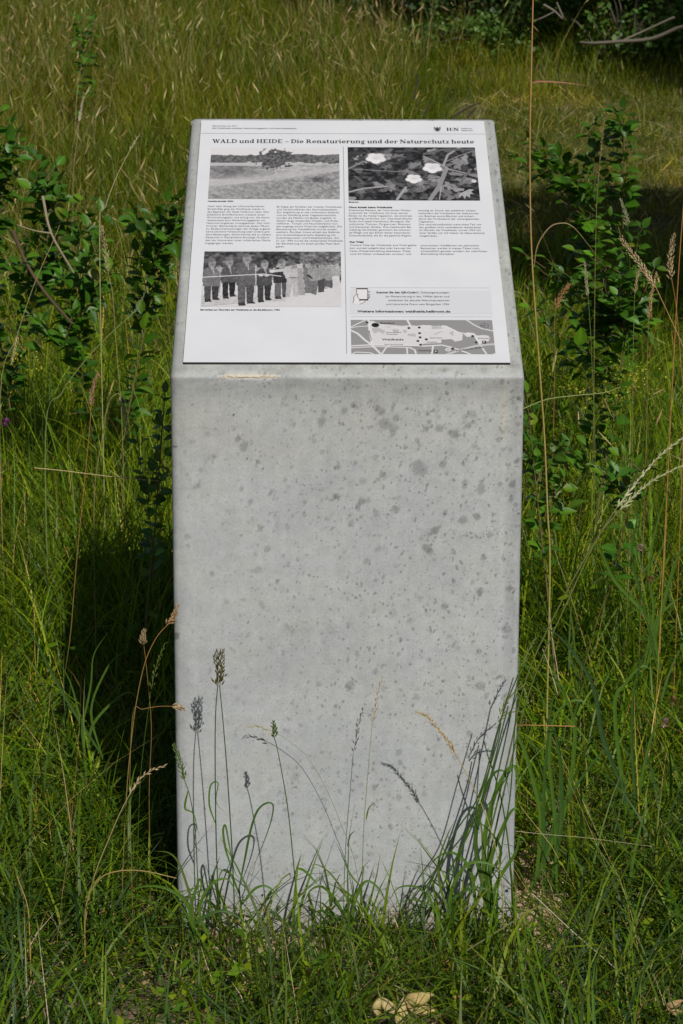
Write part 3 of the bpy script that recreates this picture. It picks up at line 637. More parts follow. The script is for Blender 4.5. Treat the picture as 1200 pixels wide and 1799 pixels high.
# map
x, y = canvas(300, 125); asp = 106/263; img = np.full(x.shape, .555)
def M1(px_, py_): v_ = (py_-585)/530; return ((px_-100-7*v_)/2220, v_)
def M2(px_, py_): v_ = (py_-553)/497; return ((1155.6+1.0741*px_-100-7*v_)/2220, v_)
def mp(P, g_): img[inpoly(x, y, P)] = g_
mp([M1(395, 610), M1(440, 600), M1(560, 650), M1(900, 680), M1(1040, 670), M1(1140, 680), M2(60, 630), M2(400, 635), M2(530, 700), M2(640, 765), M2(625, 850), M2(520, 870), M2(480, 835), M2(325, 840), M2(320, 890), M2(80, 900), M1(1140, 985), M1(430, 980)], .81)
mp([M2(650, 760), M2(700, 735), M2(800, 745), M2(840, 780), M2(960, 775), M2(1010, 785), M2(1025, 820), M2(1005, 860), M2(940, 890), M2(870, 905), M2(830, 810), M2(780, 790), M2(700, 805)], .81)
for P in ([(425, 720), (520, 700), (640, 760), (620, 810), (530, 770), (480, 800), (450, 780)], [(560, 670), (770, 695), (700, 715)], [(915, 740), (980, 745), (960, 800), (920, 780)], [(990, 800), (1110, 800), (1110, 850), (980, 835)], [(740, 735), (850, 735), (850, 790), (770, 780)]): mp([M1(*p) for p in P], .70)
for P in ([(200, 650), (300, 650), (370, 680), (190, 690)], [(370, 710), (330, 720), (200, 770), (260, 765)], [(440, 750), (510, 700), (500, 790)]): mp([M2(*p) for p in P], .70)
for P, w_ in (([M1(100, 700), M1(330, 590)], .007), ([M1(100, 715), M1(220, 690), M1(380, 685)], .006), ([M1(105, 750), M1(210, 800), M1(320, 900), M1(430, 980), M1(560, 1110)], .012), ([M1(380, 590), M1(400, 760), M1(430, 970)], .013),
    ([M1(110, 990), M1(400, 975), M1(1140, 985), M2(70, 935), M2(330, 920), M2(450, 950), M2(580, 990), M2(730, 1050)], .010), ([M1(110, 1020), M1(500, 1000), M1(1010, 1015)], .007), ([M1(580, 1110), M1(640, 1020), M1(710, 980)], .008),
    ([M1(965, 1015), M1(970, 1115)], .008), ([M1(1010, 1015), M1(1085, 1050), M1(1105, 1115)], .009), ([M1(120, 1115), M1(180, 1085), M1(400, 1095), M1(450, 1115)], .007), ([M1(990, 590), M1(1030, 670)], .011),
    ([M1(440, 640), M1(700, 700), M1(1010, 730)], .005), ([M1(1140, 690), M2(60, 640), M2(400, 645), M2(550, 730), M2(680, 755), M2(800, 770), M2(870, 900), M2(960, 1050)], .009), ([M2(0, 700), M2(250, 705), M2(450, 680)], .005),
    ([M2(710, 555), M2(820, 630), M2(920, 680), M2(1085, 715)], .008), ([M2(400, 1050), M2(600, 985), M2(800, 935), M2(930, 915), M2(1100, 905)], .016), ([M2(200, 935), M2(175, 1050)], .009), ([M2(20, 905), M2(15, 640)], .007), ([M2(1050, 1050), M2(1100, 1035)], .007)):
    pline(img, x, y, P, w_*1.3, .84 if w_ != .016 else .74, asp)
ell(img, x, y, *M1(487, 668), 60/2220, 34/530, .12, .12)
for p in ((360, 628), (1008, 714), (1170, 705), (1172, 793), (1176, 858), (1140, 914), (1180, 972)): ell(img, x, y, *M1(*p), 22/2220, 16/530, .2, .3)
for p in ((108, 838), (780, 790), (824, 880), (482, 970)): ell(img, x, y, *M2(*p), 22*1.074/2220, 15/497, .2, .3)
for p in ((940, 876), (236, 1012)):
    c_ = M2(*p); img[(np.abs(x-c_[0]) < .0135) & (np.abs(y-c_[1]) < .045)] = .2
ell(img, x, y, *M2(412, 985), .019, .05, .84, .15)
c_ = M2(965, 636); pline(img, x, y, [(c_[0]+math.cos(a_*.3)*.028, c_[1]+math.sin(a_*.3)*.028/asp) for a_ in range(22)], .003, .3, asp); pline(img, x, y, [(c_[0]-.04, c_[1]), (c_[0]+.035, c_[1])], .002, .35, asp); pline(img, x, y, [(c_[0], c_[1]-.1), (c_[0], c_[1]+.1)], .002, .35, asp)
pline(img, x, y, [(c_[0]-.028, c_[1]), (c_[0], c_[1])], .006, .22, asp)
mapo = sheet('map_print', img, 305.5, 568.5, 25.3, 130.5, label='grey map print with white roads and black dots')
def mt(s, p, size, fit, bold=.0, m=ink, rot=0): paragraph([s], 305.5+p[0]*263, 130.5-p[1]*105.2, 5, size, fit=fit, bold=bold, m=m, name='map_text', rot=rot, dz=.0007)
mt('Standort', M1(560, 648), 7.6, 27, .15); mt('Waldheide', M1(585, 908), 8.4, 39.5, .15); mt('Naturdenkmal', M1(650, 790), 4.6, 28); mt('Waldheide', M1(650, 820), 4.6, 21)
mt('Wald-Kita', M1(1135, 1075), 6.6, 25, .1); mt('Max-Hardt-Straße', M1(618, 978), 4.6, 34); mt('Gedenkstein', M2(152, 825), 4.8, 24); mt('Schafstall', M2(110, 888), 4.8, 19)
mt('Heideweg', M2(190, 645), 4.6, 19); mt('Spielwiese', M2(855, 830), 4.8, 20); mt('Donnbrunner Straße', M2(530, 1012), 6.2, 51, .08, rot=.21)
mt('Römerweg', M1(432, 910), 4.4, 30, rot=1.72); mt('P', M2(925, 888), 6.5, 4, .2, m=boxm); mt('P', M2(221, 1026), 6.5, 4, .2, m=boxm); mt('H', M2(399, 998), 5.2, 3.6, .15)
# hand with telephone (its code left out)
x, y = canvas(72, 96); asp = 52/34.; img = np.full(x.shape, .82)
def I(px_, py_): return ((px_-124)/(400-124), (py_-98)/(354-98))
mp([I(130, 325), I(150, 270), I(150, 220), I(215, 195), I(362, 200), I(395, 215), I(395, 265), I(330, 300), I(235, 354)], .86)
mp([I(190, 100), I(362, 100), I(366, 293), I(238, 293), I(200, 225)], .86)
mp([I(188, 98), I(360, 98), I(362, 118), I(190, 118)], .12); mp([I(232, 272), I(366, 272), I(366, 294), I(240, 294)], .12)
for P in ([I(190, 105), I(192, 195)], [I(360, 105), I(364, 285)], [I(130, 325), I(148, 290), I(146, 240), I(175, 205), I(215, 195), I(200, 225), I(235, 280), I(238, 310)], [I(235, 350), I(300, 325), I(325, 298)],
    [I(365, 150), I(398, 152), I(370, 170)], [I(350, 205), I(385, 192), I(397, 205), I(350, 225), I(390, 225), I(392, 240), I(348, 248), I(385, 250), I(380, 262), I(350, 265)]): pline(img, x, y, P, .028, .15, asp, .02)
sheet('phone_drawing', img, 309.5, 343, 180, 232.5, label='line drawing of a hand holding a telephone')
# eagle emblem
x, y = canvas(60, 60); img = np.full(x.shape, .84)
for s in (-1, 1):
    for k, (ex, ey) in enumerate(((.46, .06), (.50, .22), (.47, .40), (.38, .58), (.24, .74))): pline(img, x, y, [(.5+s*.08, .36+.06*k), (.5+s*ex*.8, ey+.1), (.5+s*ex, ey)], .085, .13, 1, .03)
mp([(.42, .3), (.58, .3), (.6, .7), (.5, .98), (.4, .7)], .12); ell(img, x, y, .5, .16, .08, .13, .12); pline(img, x, y, [(.5, .15), (.4, .2)], .05, .13, 1, .03)
sheet('eagle_emblem', img, 487.3, 501.5, 796.5, 818, label='small black eagle emblem')

# ------------------------------------------------------------------ vegetation materials
grassm = plantmat('grass_blade', .48, .40, .26)
strawm = plantmat('straw', .6, .2, .3)
leafm = plantmat('dogwood_leaf', .36, .30, .4, objvar=.32, bump=.0006)
barkm = plantmat('twig_bark', .8, 0, .2)
shrubm = plantmat('shrub_leaf', .5, .3, .3)

# ------------------------------------------------------------------ grass as a mass
def thick(x, y): return fbm(x*3.1, y*3.1, 91, 3)
def zone_blades(acc, n, y0, y1, hr, wr, pal, tipc, lean=(.05, .9), curl=(0, 1.6), segs=4, spread=.19, extra=.45, hmod=None, bare=True, cond=None, tipmix=.35):
    x, y = sample(n, y0, y1, spread=spread, extra=extra)
    k = thick(x, y)
    keep = RNG.random(n) < np.clip(.25+1.6*k-.2, 0, 1)
    if cond is not None: keep &= cond(x, y)
    x, y, k = x[keep], y[keep], k[keep]; n = len(x)
    h = U(*hr, n)*(.6+.75*k)
    if hmod is not None: h = h*hmod(x, y)
    c0 = pick(pal, n)*.9
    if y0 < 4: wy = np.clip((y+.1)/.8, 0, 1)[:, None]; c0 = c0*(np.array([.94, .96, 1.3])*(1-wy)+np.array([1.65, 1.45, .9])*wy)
    if y0 > 4: c0 = c0*(.74+.92*fbm(x*1.1, y*.8, 131, 3))[:, None]*np.where(fbm(x*.9+3, y*.6, 133, 2) > .52, 1, 0)[:, None]*1 + c0*np.array([.82, 1.0, .8])*np.where(fbm(x*.9+3, y*.6, 133, 2) > .52, 0, 1)[:, None]
    c1 = c0*(1-tipmix)+pick(tipc, n)*tipmix
    blades(acc, x, y, h, U(*wr, n), U(0, 6.283, n), U(*lean, n), U(*curl, n), c0, c1, segs)
G2 = np.array([[.15, .25, .006], [.12, .21, .006], [.25, .27, .012]])
def bare(x, y):                                          # sandy patches by the right corner and in front of the pillar
    d1 = ((x-.38)/.075)**2+((y-.05)/.30)**2; d2 = ((x+.10)/.13)**2+((y+.075)/.06)**2; d3 = ((x-.50)/.06)**2+((y+.16)/.05)**2
    return RNG.random(len(x)) < np.clip(np.minimum(np.minimum(d1, d2), d3)*.7, .03, 1)*(1-.99*((np.abs(x-.105) < .075) & (y > -.60) & (y < -.34)))
A = Acc()
low = lambda x, y: np.where((np.abs(x) < .36) & (y < 0) & (y > -.25), .8, 1)
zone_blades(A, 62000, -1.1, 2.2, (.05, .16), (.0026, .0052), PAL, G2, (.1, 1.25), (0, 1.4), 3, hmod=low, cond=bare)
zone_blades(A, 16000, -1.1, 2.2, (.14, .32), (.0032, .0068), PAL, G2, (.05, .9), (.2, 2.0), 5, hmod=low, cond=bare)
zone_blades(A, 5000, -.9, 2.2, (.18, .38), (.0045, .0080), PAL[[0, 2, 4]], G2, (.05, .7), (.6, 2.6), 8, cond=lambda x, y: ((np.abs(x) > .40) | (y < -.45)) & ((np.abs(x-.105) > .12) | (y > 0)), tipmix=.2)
zone_blades(A, 60000, 2.0, 6.5, (.10, .32), (.0035, .0070), PAL, G2, (.05, 1.0), (0, 1.6), 4)
zone_blades(A, 9000, 1.3, 3.6, (.25, .55), (.003, .006), PAL, G2, (.05, .6), (.1, 1.4), 6, cond=lambda x, y: np.abs(x) > .42)
link('grass', A.mesh('grass'), m=grassm, kind='stuff', label='dense green grass round the foot of the pillar', cat='grass')
# fine short ground cover: tiny leaflets between the blades
A = Acc()
def leaflets(acc, n, y0, y1, size, pal, zr=(.01, .09), segs=None, cond=None):
    x, y = sample(n, y0, y1)
    if cond is not None: k_ = cond(x, y); x, y = x[k_], y[k_]; n = len(x)
    z = gz(x, y)+U(*zr, n); s = U(*size, n); a = U(0, 6.283, n); ti = U(-.7, .7, n); ro = U(-.7, .7, n)
    ux = np.stack([np.cos(a)*np.cos(ti), np.sin(a)*np.cos(ti), np.sin(ti)], 1); vx = np.stack([-np.sin(a)*np.cos(ro), np.cos(a)*np.cos(ro), np.sin(ro)], 1)
    c = np.stack([x, y, z], 1); s = s[:, None]
    V = np.stack([c-ux*s*.5, c+vx*s*.28+ux*s*.05, c+ux*s*.55, c-vx*s*.28+ux*s*.05], 1)
    V = clear_pillar(V, np.stack([x, y], 1))
    F = np.arange(n*4).reshape(-1, 4); acc.add(V.reshape(-1, 3), F, np.repeat(pick(pal, n), 4, 0))
leaflets(A, 24000, -1.0, 2.4, (.005, .014), PAL[[0, 1, 2, 5]], (.005, .10), cond=bare)
leaflets(A, 5200, -.8, 3.2, (.016, .034), PAL[[0, 1, 3]]*1.0, (.01, .11), cond=lambda x, y: (thick(x*1.7+5, y*1.7) > .5) & ((np.abs(x) > .4) | (y < -.16)))
leaflets(A, 2600, 1.0, 5.0, (.03, .055), PAL[[0, 1, 3]]*.9, (.06, .26), cond=lambda x, y: thick(x*1.7+5, y*1.7) > .45)
link('ground_cover', A.mesh('ground_cover'), m=grassm, kind='stuff', label='tiny green weed leaves between the grass blades', cat='ground cover')
# dry straw lying through the near grass
A = Acc()
leaflets(A, 16000, -1.0, 3.0, (.004, .013), np.array([[.30, .19, .09], [.36, .25, .12], [.20, .11, .05], [.34, .16, .05], [.16, .10, .05]]), (.003, .07), cond=bare)
zone_blades(A, 16000, -1.0, 2.3, (.04, .16), (.0012, .0028), STRAW, STRAW, (.3, 1.5), (0, .8), 3)
zone_blades(A, 600, -.7, 3.2, (.2, .5), (.0012, .0022), STRAW, STRAW, (.0, .8), (0, .9), 5, cond=lambda x, y: (np.abs(x) > .42) | (y < -.5))
zone_blades(A, 4200, 2.0, 6.5, (.08, .34), (.0018, .003), STRAW, STRAW, (.1, 1.1), (0, .8), 4)
link('dry_straw', A.mesh('dry_straw'), m=strawm, kind='stuff', label='dry yellow straw lying among the green grass', cat='straw')
# meadow on the slope
OL = np.array([[.145, .185, .004], [.24, .225, .008], [.09, .140, .004], [.28, .21, .022], [.055, .095, .004], [.17, .20, .005], [.038, .065, .004]])
def mowed(x, y): return 1-.72*np.clip((x-.15-.02*y)/.5, 0, 1)*np.clip((y-4.2)/1.5, 0, 1)*np.clip((13.2-y)/2, 0, 1)
A = Acc()
zone_blades(A, 125000, 6, 12, (.12, .44), (.0024, .0052), OL, OL, (.02, .7), (0, 1.2), 4, hmod=mowed)
zone_blades(A, 110000, 12, 22, (.2, .5), (.0032, .0068), OL, OL, (.02, .6), (0, 1.0), 3, hmod=mowed)
link('meadow_grass', A.mesh('meadow_grass'), m=grassm, kind='stuff', label='tall olive green meadow grass on the slope behind', cat='grass')
A = Acc()
def seed_stalks(acc, n, y0, y1, hr, r_, hl, pal, cond=None):
    x, y = sample(n, y0, y1)
    k = fbm(x*1.3, y*.8, 95, 3); kp = RNG.random(n) < np.clip(k*2.4-.6, 0, 1)
    if cond is not None: kp &= cond(x, y)
    x, y = x[kp], y[kp]; n = len(x)
    h = U(*hr, n)*(.75+.5*fbm(x*2, y*2, 96, 2)); phi = U(0, 6.283, n); lean = U(.0, .45, n); curl = U(0, .7, n)
    c = pick(pal, n)
    g = c*.45+pick(OL, n)*.55
    blades(acc, x, y, h, np.full(n, r_*.8)*U(.7, 1.2, n), phi, lean, curl, g, c, 4, twist=1.5)
    # head: two crossed spindles at the tip
    t = 1.0; th = lean+curl; rr = h*np.sin(lean+curl*.42); zz = h*np.cos(lean+curl*.42)*.985
    P = np.stack([x+rr*np.cos(phi), y+rr*np.sin(phi), gz(x, y)+zz-.02], 1)
    nod = th+U(-.1, 1.0, n); D = np.stack([np.sin(nod)*np.cos(phi), np.sin(nod)*np.sin(phi), np.cos(nod)], 1)
    l = U(*hl, n)[:, None]; wv = l*U(.03, .065, n)[:, None]
    for a in (0, 1.57):
        pa = U(0, 3.14, n)+a; s_ = np.stack([np.cos(pa), np.sin(pa), 0*pa], 1)
        jit = s_*wv*U(-.5, .5, n)[:, None]
        V = np.stack([P-D*l*.35, P-s_*wv*.8, P+s_*wv*.8, P+D*l*.3-s_*wv*.7+jit, P+D*l*.3+s_*wv*.7+jit, P+D*l*.75], 1)
        V = clear_pillar(V, np.stack([x, y], 1))
        b_ = np.arange(n)[:, None]*6
        F = np.concatenate([b_+np.array([[0, 2, 1, 1]]), b_+np.array([[1, 2, 4, 3]]), b_+np.array([[3, 4, 5, 5]])])
        F2 = F.copy(); acc.add(V.reshape(-1, 3), F2, np.repeat(c*1.05, 6, 0))
HEADC = np.array([[.42, .31, .14], [.34, .23, .09], [.50, .40, .22], [.30, .20, .10], [.38, .34, .14], [.30, .32, .08]])
seed_stalks(A, 260, 1.2, 4.5, (.3, .6), .0018, (.04, .08), HEADC, cond=lambda x, y: np.abs(x) > .5)
seed_stalks(A, 7000, 4.5, 12, (.3, .66), .0024, (.045, .085), HEADC, cond=lambda x, y: mowed(x, y) > .8)
seed_stalks(A, 9000, 11, 22, (.38, .7), .0034, (.055, .10), HEADC, cond=lambda x, y: (mowed(x, y) > .75))
seed_stalks(A, 700, 5, 13, (.14, .28), .003, (.04, .07), HEADC, cond=lambda x, y: mowed(x, y) < .7)
for nm_me in (A.mesh('seed_heads'),): link('seeding_grass', nm_me, m=strawm, kind='stuff', label='straw coloured seeding grass stalks across the meadow', cat='seeding grass')
# dead flattened grass in the cut area and the brown patch by the bushes
A = Acc()
zone_blades(A, 50000, 4.6, 14, (.08, .26), (.003, .006), STRAW, STRAW, (.8, 1.5), (0, .5), 2, cond=lambda x, y: (mowed(x, y) < .6) & (fbm(x*1.6, y*1.1, 99) > .40))
zone_blades(A, 5000, 13.2, 16.5, (.2, .5), (.006, .010), np.array([[.33, .17, .08], [.40, .26, .14], [.28, .15, .08]]), STRAW, (.1, 1.2), (0, .8), 3, cond=lambda x, y: ((x-.55)/.9)**2+((y-14.6)/1.1)**2 < 1)
link('flattened_dry_grass', A.mesh('flattened_dry_grass'), m=strawm, kind='stuff', label='flattened brown dead grass on the slope right of the pillar', cat='dry grass')

# ------------------------------------------------------------------ dogwood bushes and single broad leaves
def leaf_mesh(name, l, wd, droop, fold, col, narrow=False):
    ts = (0, .12, .3, .5, .7, .87, 1); hw = (.02, .28, .47, .5, .38, .17, .0) if not narrow else (.02, .2, .4, .5, .42, .22, 0)
    V = []; C = []
    for t, h in zip(ts, hw):
        y_ = t*l; z_ = -droop*l*t*t
        for k in (-1, -.5, 0, .5, 1):
            V.append((k*h*wd, y_-abs(k)*.02*l, z_+abs(k)*h*wd*fold-.03*wd*(abs(k) == .5)+.004*l*math.sin(t*23)*abs(k)))
            C.append(np.array(col)*(1.25 if k == 0 else 1.0 if abs(k) == 1 else .93))
    F = []
    for i_ in range(6):
        for j_ in range(4): q_ = i_*5+j_; F.append((q_, q_+1, q_+6, q_+5))
    return mesh_np(name, np.array(V), np.array(F), np.array(C))
LEAVES = [leaf_mesh('leaf', 1, w_, d_, f_, c_) for w_, d_, f_, c_ in ((.62, .18, .28, (.060, .170, .008)), (.56, .35, .45, (.048, .135, .012)), (.66, .08, .2, (.085, .205, .010)), (.55, .5, .35, (.060, .155, .012)), (.6, .25, .3, (.062, .165, .010)), (.58, .2, .3, (.050, .140, .010)), (.55, .3, .3, (.13, .18, .015)))]
for m_ in LEAVES: m_.materials.append(leafm)
TWIG = np.array([.11, .10, .04]); 
def tube(acc, P, r0, r1, col, col1=None, sides=5):
    P = np.array([tuple(p) for p in P], float); n_ = len(P)
    T = np.gradient(P, axis=0); T /= np.linalg.norm(T, axis=1)[:, None]+1e-9
    ref = np.array([.3, .2, .93]); A1 = np.cross(T, ref); A1 /= np.linalg.norm(A1, axis=1)[:, None]+1e-9; A2 = np.cross(T, A1)
    rr = np.linspace(r0, r1, n_)[:, None, None]; an = np.arange(sides)*2*math.pi/sides
    V = P[:, None]+rr*(A1[:, None]*np.cos(an)[None, :, None]+A2[:, None]*np.sin(an)[None, :, None])
    F = []
    for i_ in range(n_-1):
        for j_ in range(sides): a = i_*sides+j_; b_ = i_*sides+(j_+1) % sides; F.append((a, b_, b_+sides, a+sides))
    c0 = np.array(col); c1 = c0 if col1 is None else np.array(col1)
    C = (c0[None]*(1-np.linspace(0, 1, n_)[:, None])+c1[None]*np.linspace(0, 1, n_)[:, None]); C = np.repeat(C, sides, 0)
    acc.add(V.reshape(-1, 3), F, C)
def smooth(P, k=5):                                      # Catmull-Rom
    P = [Vector(p) for p in P]; Q = [P[0]*2-P[1]]+P+[P[-1]*2-P[-2]]; out = []
    for i_ in range(1, len(Q)-2):
        a, b_, c_, d = Q[i_-1:i_+3]
        for j_ in range(k):
            t = j_/k; out.append(.5*((2*b_)+(c_-a)*t+(2*a-5*b_+4*c_-d)*t*t+(3*b_-a-3*c_+d)*t**3))
    return out+[P[-1]]
def leaf_matrix(p, d, size):
    d = Vector(d).normalized(); nrm = (Vector((0, 0, 1))*.8+Vector((random.uniform(-.7, .7), random.uniform(-1.0, .3), random.uniform(0, .5))))
    x_ = d.cross(nrm).normalized(); z_ = x_.cross(d).normalized()
    M = Matrix(((x_.x, d.x, z_.x, p.x), (x_.y, d.y, z_.y, p.y), (x_.z, d.z, z_.z, p.z), (0, 0, 0, 1)))
    return M @ Matrix.Diagonal((size, size, size, 1))
def bush(label, base, targets, size=(.045, .07), first=.3, step=.027, cat='bush', name='dogwood_bush', thickb=.0042, maxl=290):
    root = empty(name, base, label, cat); ac = Acc(); cands = []
    targets = sorted((Vector(t_) for t_ in targets), key=lambda v_: -v_.z); mains = []; nm_ = max(2, len(targets)//9)
    order = targets[::max(1, len(targets)//nm_)]; order += [t_ for t_ in targets if t_ not in order]
    for qi, tg in enumerate(order):
        if len(mains) < nm_: b0 = base+Vector((random.uniform(-.08, .08), random.uniform(-.08, .08), -.02))
        else: b0 = min((p_ for M_ in mains for p_ in M_ if p_.z < tg.z-.05), key=lambda p_: (p_-tg).length+abs((tg.z-p_.z)-.22)*.8, default=base)
        mid = b0.lerp(tg, .5)+Vector((random.uniform(-.04, .04), random.uniform(-.05, .05), .08*(tg-b0).length))
        P = smooth([b0, b0.lerp(mid, .55)+Vector((0, 0, .02)), mid, tg], 5)
        if len(mains) < nm_: mains.append(P)
        tube(ac, [p-base for p in P], thickb*random.uniform(.5, 1)*(1 if len(mains) < nm_ else .5), .0012, TWIG*random.uniform(.8, 1.4), (.10, .07, .03), 5)
        ln = sum((P[i_+1]-P[i_]).length for i_ in range(len(P)-1)); s_ = ln*(first if qi < nm_ else .12); k = 0
        while s_ < ln:
            q_ = s_/ln*(len(P)-1); i_ = min(int(q_), len(P)-2); p = P[i_].lerp(P[i_+1], q_-i_); d = (P[i_+1]-P[i_]).normalized()
            side = d.cross(Vector((0, 0, 1)) if k % 2 else Vector((.7, .7, .1))).normalized()
            sz = random.uniform(*size)*(.65+.35*math.sin(min(1, (ln-s_)/.12)*1.57))
            for sg in (-1, 1):
                if random.random() < .9: cands.append((p+side*sg*.008, side*sg+d*random.uniform(.3, .9)+Vector((0, 0, random.uniform(-.35, .25))), sz))
            s_ += step*random.uniform(.7, 1.3); k += 1
        cands.append((P[-1], P[-1]-P[-2], size[0]))
    random.shuffle(cands)
    rest = cands[maxl:]
    if rest:
        al = Acc(); src = LEAVES[0]; n_ = len(src.vertices); LV = np.zeros(n_*3, np.float32); src.vertices.foreach_get('co', LV); LV = LV.reshape(-1, 3)
        LF = np.array([list(p_.vertices) for p_ in src.polygons])
        for p, d, sz in rest:
            M = np.array(leaf_matrix(p-base, d, sz)); al.add(LV@M[:3, :3].T+M[:3, 3], LF, np.array((.045, .125, .008))*random.uniform(.65, 1.4))
        o = link('small_leaves', al.mesh('small_leaves'), root, grassm); o['kind'] = 'stuff'
    for i_, (p, d, sz) in enumerate(cands[:maxl]):
        o = link('leaf', random.choice(LEAVES[:6]*3+LEAVES[6:]), root); o.matrix_basis = leaf_matrix(p-base, d, sz)
    link('branch', ac.mesh('branch'), root, barkm)
    return root
def T(pts, Y, dy=.18): return [on(px, py, Y+random.uniform(-dy, dy)) for px, py in pts]
def gpt(px, Y): p = on(px, 500, Y); return Vector((p.x, Y, float(gz(p.x, Y))))
random.seed(21)
bush('leafy dogwood bush rising at the left edge of the view', gpt(-10, 2.9), T([(-40, 190), (5, 195), (20, 215), (0, 250), (30, 240), (45, 265), (-10, 300), (30, 310), (62, 275), (100, 290), (72, 300), (20, 345), (60, 330), (105, 320), (-5, 380), (30, 400), (75, 370), (95, 340), (-40, 260), (-60, 320), (45, 440), (100, 410), (10, 440), (120, 380), (-20, 220), (60, 470)], 2.9), (.046, .070))
bush('spreading dogwood bush close to the left side of the pillar', gpt(190, 2.6), T([(150, 350), (185, 370), (240, 365), (300, 335), (320, 345), (285, 375), (265, 395), (225, 400), (180, 420), (295, 420), (310, 400), (240, 440), (200, 470), (130, 430), (110, 470), (150, 500), (270, 460), (290, 480), (230, 500), (180, 520), (90, 520), (130, 555), (260, 530), (315, 370), (300, 355), (60, 540)], 2.6), (.042, .064))
bush('slender dogwood bush standing behind the right side of the pillar', gpt(1040, 3.1), T([(1095, 190), (1080, 195), (1060, 205), (1045, 215), (1090, 210), (1065, 240), (1090, 245), (1050, 265), (1080, 275), (915, 240), (935, 250), (955, 258), (905, 275), (925, 285), (975, 270), (990, 300), (1035, 300), (1060, 310), (1100, 310), (1110, 325), (1010, 330), (975, 345), (1045, 350), (1085, 350), (1060, 380), (1020, 395), (1130, 400), (985, 420), (1060, 430), (1100, 440)], 3.1, .12), (.042, .064), first=.42)
bush('low leafy dogwood shoots beside the lower right edge of the board', gpt(1010, 2.2), T([(920, 445), (960, 455), (950, 475), (1010, 440), (1045, 450), (1080, 430), (1120, 425), (1150, 470), (1090, 500), (1130, 480), (1040, 490), (990, 480), (940, 500), (930, 540), (1000, 540), (1060, 530), (960, 570), (925, 585), (1100, 560), (1030, 575), (1140, 545)], 2.2, .25), (.038, .060), first=.35)
bush('small broad leaved sapling low beside the right edge of the pillar', gpt(1010, 1.2), T([(925, 690), (940, 720), (995, 845), (1090, 800), (1120, 820), (1050, 820), (985, 870), (1080, 850), (1010, 760), (960, 780)], 1.2, .12), (.036, .055), first=.55, name='sapling', cat='sapling')
bush('small broad leaved sapling in the shade left of the pillar', gpt(250, 1.3), T([(290, 690), (275, 730), (290, 800), (262, 820), (240, 760)], 1.3, .1), (.030, .046), first=.5, name='sapling', cat='sapling')
bush('small dark sapling far up the meadow at upper left', gpt(150, 9.5), T([(130, 30), (150, 25), (160, 50), (135, 60), (150, 80), (140, 95), (165, 35)], 9.5, .1), (.05, .08), first=.25, step=.05, name='sapling', cat='sapling', thickb=.005)

# bare woody twigs by the left bush
def twig(label, P, r0, r1, col, side=()):
    P = smooth(P, 4); root = empty('dead_branch', P[0], label, 'branch'); ac = Acc(); b0 = P[0]
    tube(ac, [p-b0 for p in P], r0, r1, col, np.array(col)*.8, 6)
    for Q in side: tube(ac, [p-b0 for p in smooth(Q, 4)], r0*.6, r1*.6, col, None, 5)
    link('wood', ac.mesh('wood'), root, barkm)
twig('pale bare twig slanting through the left bush', [on(75, 345, 2.45), on(90, 410, 2.4), on(130, 480, 2.35)], .0045, .003, (.24, .20, .13), [[on(90, 410, 2.4), on(60, 405, 2.38), on(30, 395, 2.36)]])
twig('dark bare branch arching down behind the left bush leaves', [on(22, 405, 2.5), on(45, 460, 2.5), on(80, 515, 2.45), on(128, 570, 2.4)], .006, .004, (.09, .06, .035))
twig('fallen grey branch lying before the bushes at upper right', [on(1020, 75, 11.5), on(1040, 76, 11.4), on(1090, 73, 11.3), on(1145, 68, 11.2), on(1190, 50, 11.1), on(1215, 46, 11)], .010, .015, (.15, .13, .10), [[on(1090, 73, 11.3), on(1130, 55, 11.3), on(1185, 30, 11.2)]])
twig('grey crooked dead branch hanging in the bushes at top right', [on(955, 8, 12.2), on(975, 20, 12.2), on(990, 34, 12.1), on(978, 4, 12.1)], .008, .006, (.17, .15, .12), [[on(975, 20, 12.2), on(955, 30, 12.2), on(940, 36, 12.2)]])
for k, (a, b_) in enumerate((((732, 130), (728, 175)), ((755, 178), (745, 204)), ((845, 180), (795, 206)), ((838, 188), (820, 208)))):
    twig(('dark dry stalk standing in the grass above the board centre', 'short dark stalk just above the top edge of the pillar', 'dark bent twig behind the upper right part of the pillar', 'short dark twig right behind the top edge of the board')[k], [on(*b_, 5.6), on((a[0]+b_[0])/2+2, (a[1]+b_[1])/2-4, 5.6), on(*a, 5.6)], .005, .003, (.05, .04, .03))

